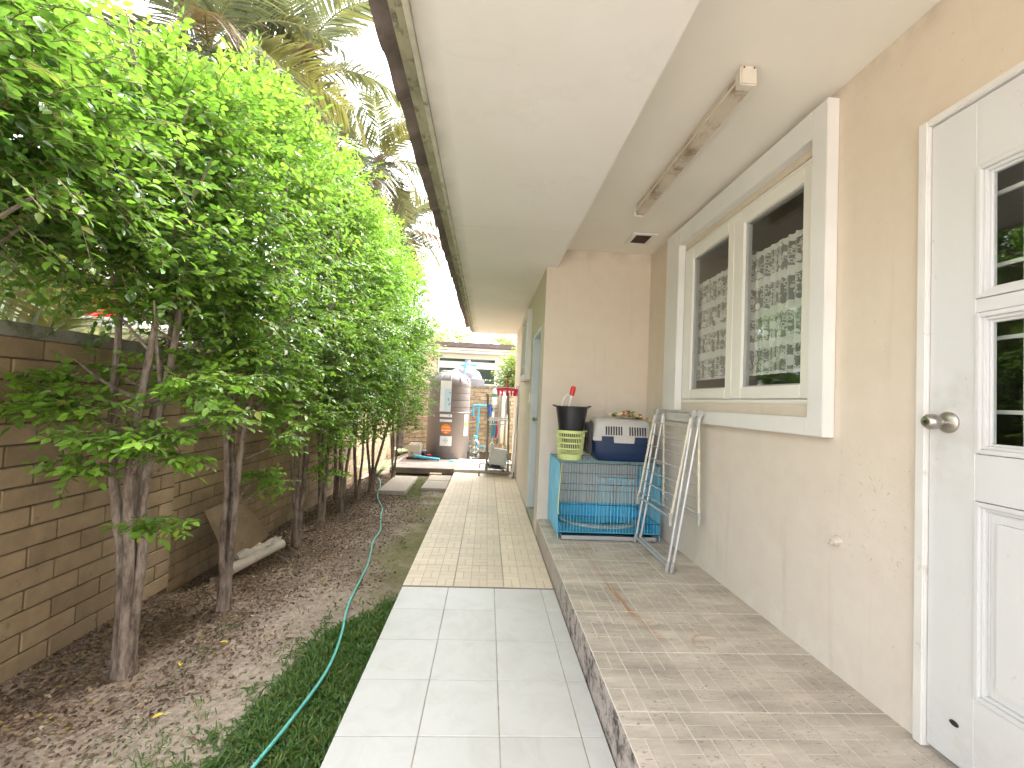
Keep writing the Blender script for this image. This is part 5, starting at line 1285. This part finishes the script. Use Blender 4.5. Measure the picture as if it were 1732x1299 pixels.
nb('wall', MB().box(-4.2, -1.62, 14, 14.15, -.3, 2.62).box(.25, .42, 14, 14.15, -.3, 2.62).box(-1.62, 3.4, 14, 14.15, 2.50, 2.62).box(-1.62, .25, 14, 14.15, -.3, 1.66).box(.42, 3.4, 14, 14.15, -.3, 1.66), MPEACH2)
nb('wall_cladding', MB().box(.235, .43, 13.96, 13.999, -.3, 2.49).box(-1.63, 3.4, 13.94, 13.999, 2.50, 2.615), MNWHITE)
nb('fascia', MB().box(-4.4, 3.6, 13.6, 14.0, 2.62, 2.69).box(-4.4, 3.6, 13.55, 14.0, 2.70, 2.775), MNWHITE, bevel=.004)
nb('roof', MB().poly_prism([(-4.6, 13.45, 2.785), (-4.6, 13.45, 2.92), (-4.6, 17, 3.25), (-4.6, 17, 2.785)], (8.4, 0, 0)), MNROOF)
for (x0, x1) in ((-1.60, .235), (.43, 1.9)):
    wf = nb('window', MB().box(x0, x0+.05, 13.97, 14.05, 1.67, 2.50).box(x1-.05, x1, 13.97, 14.05, 1.67, 2.50).box(x0+.05, x1-.05, 13.97, 14.05, 1.67, 1.71).box(x0+.05, x1-.05, 13.97, 14.05, 2.47, 2.50).box(x0+.05, x1-.05, 13.97, 14.05, 2.17, 2.38), MNWHITE)
    for z0, z1 in ((1.71, 2.17), (2.38, 2.47)):
        o = nb('pane', MB().box(x0+.05, x1-.05, 14.0, 14.01, z0, z1), mat('far dark glass', (.05, .07, .06), .08, .3, 3, 0), wf)
    wf.children[0].name = 'pane'
nb('interior', MB().box(-1.62, 3.4, 14.3, 14.35, -.3, 2.6), MDARK)
nb('upper_roof', MB().poly_prism([(.2, 17.5, 3.05), (3.4, 17.5, 3.9), (3.4, 17.5, 4.0), (.2, 17.5, 3.15)], (0, 3, 0)), mat('red brown roof', (.26, .14, .12), .8, .3))
# trees and shrubs far behind
def far_tree(x, y, z, rx, rz, n, label, seed, m_=None, th=None, nm='garden_tree', cat='tree'):
    rg2 = np.random.default_rng(seed)
    TH = thing(nm, label, cat, (x, y, -.3))
    MB().tube([(0, 0, 0), (.05, 0, z*.5), (-.03, .02, z+.2)], [.09, .06, .03], 8, jit=.1).obj('trunk', MBARK, TH)
    cc = rg2.normal(0, .5, (28, 3))*np.array([rx, rx, rz]); P_ = np.repeat(cc, n//28, 0); P_ = P_+rg2.normal(0, .13, P_.shape)
    D_ = P_+rg2.normal(0, .4, P_.shape); P_[:, 2] += z+.3
    V, T, A, _, _ = sprigs(P_, D_, rg2.uniform(.15, .3, len(P_)), 6, .10, np.clip(rg2.normal(.35, .2, len(P_)), 0, 1), False, .2, rg2)
    link('crown', tri_mesh('crown', V, T, m_ or MFARL, A), TH)
far_tree(-2.3, 16.8, 3.3, 1.3, .9, 1400, 'yellow green tree rising over the neighbour roof beside the hedge end', 21)
far_tree(-.6, 19.5, 3.2, 1.3, .7, 1100, 'sparse pale tree behind the brown neighbour roof', 22)
far_tree(1.2, 19.0, 3.4, 1.4, .7, 1400, 'bushy tree behind the neighbour roof right under the eave end', 23)
far_tree(.80, 11.9, 1.75, .30, .75, 900, 'bright yellow green shrub beyond the wall at the house corner', 24, nm='garden_shrub', cat='shrub')
far_tree(-2.6, 12.3, 1.8, .6, .8, 900, 'leafy shrub over the far left corner of the wall', 25, nm='garden_shrub', cat='shrub')
far_tree(-7.5, 17, 4, 2.2, 1.5, 1800, 'distant tree behind the palms and the hedge', 26)
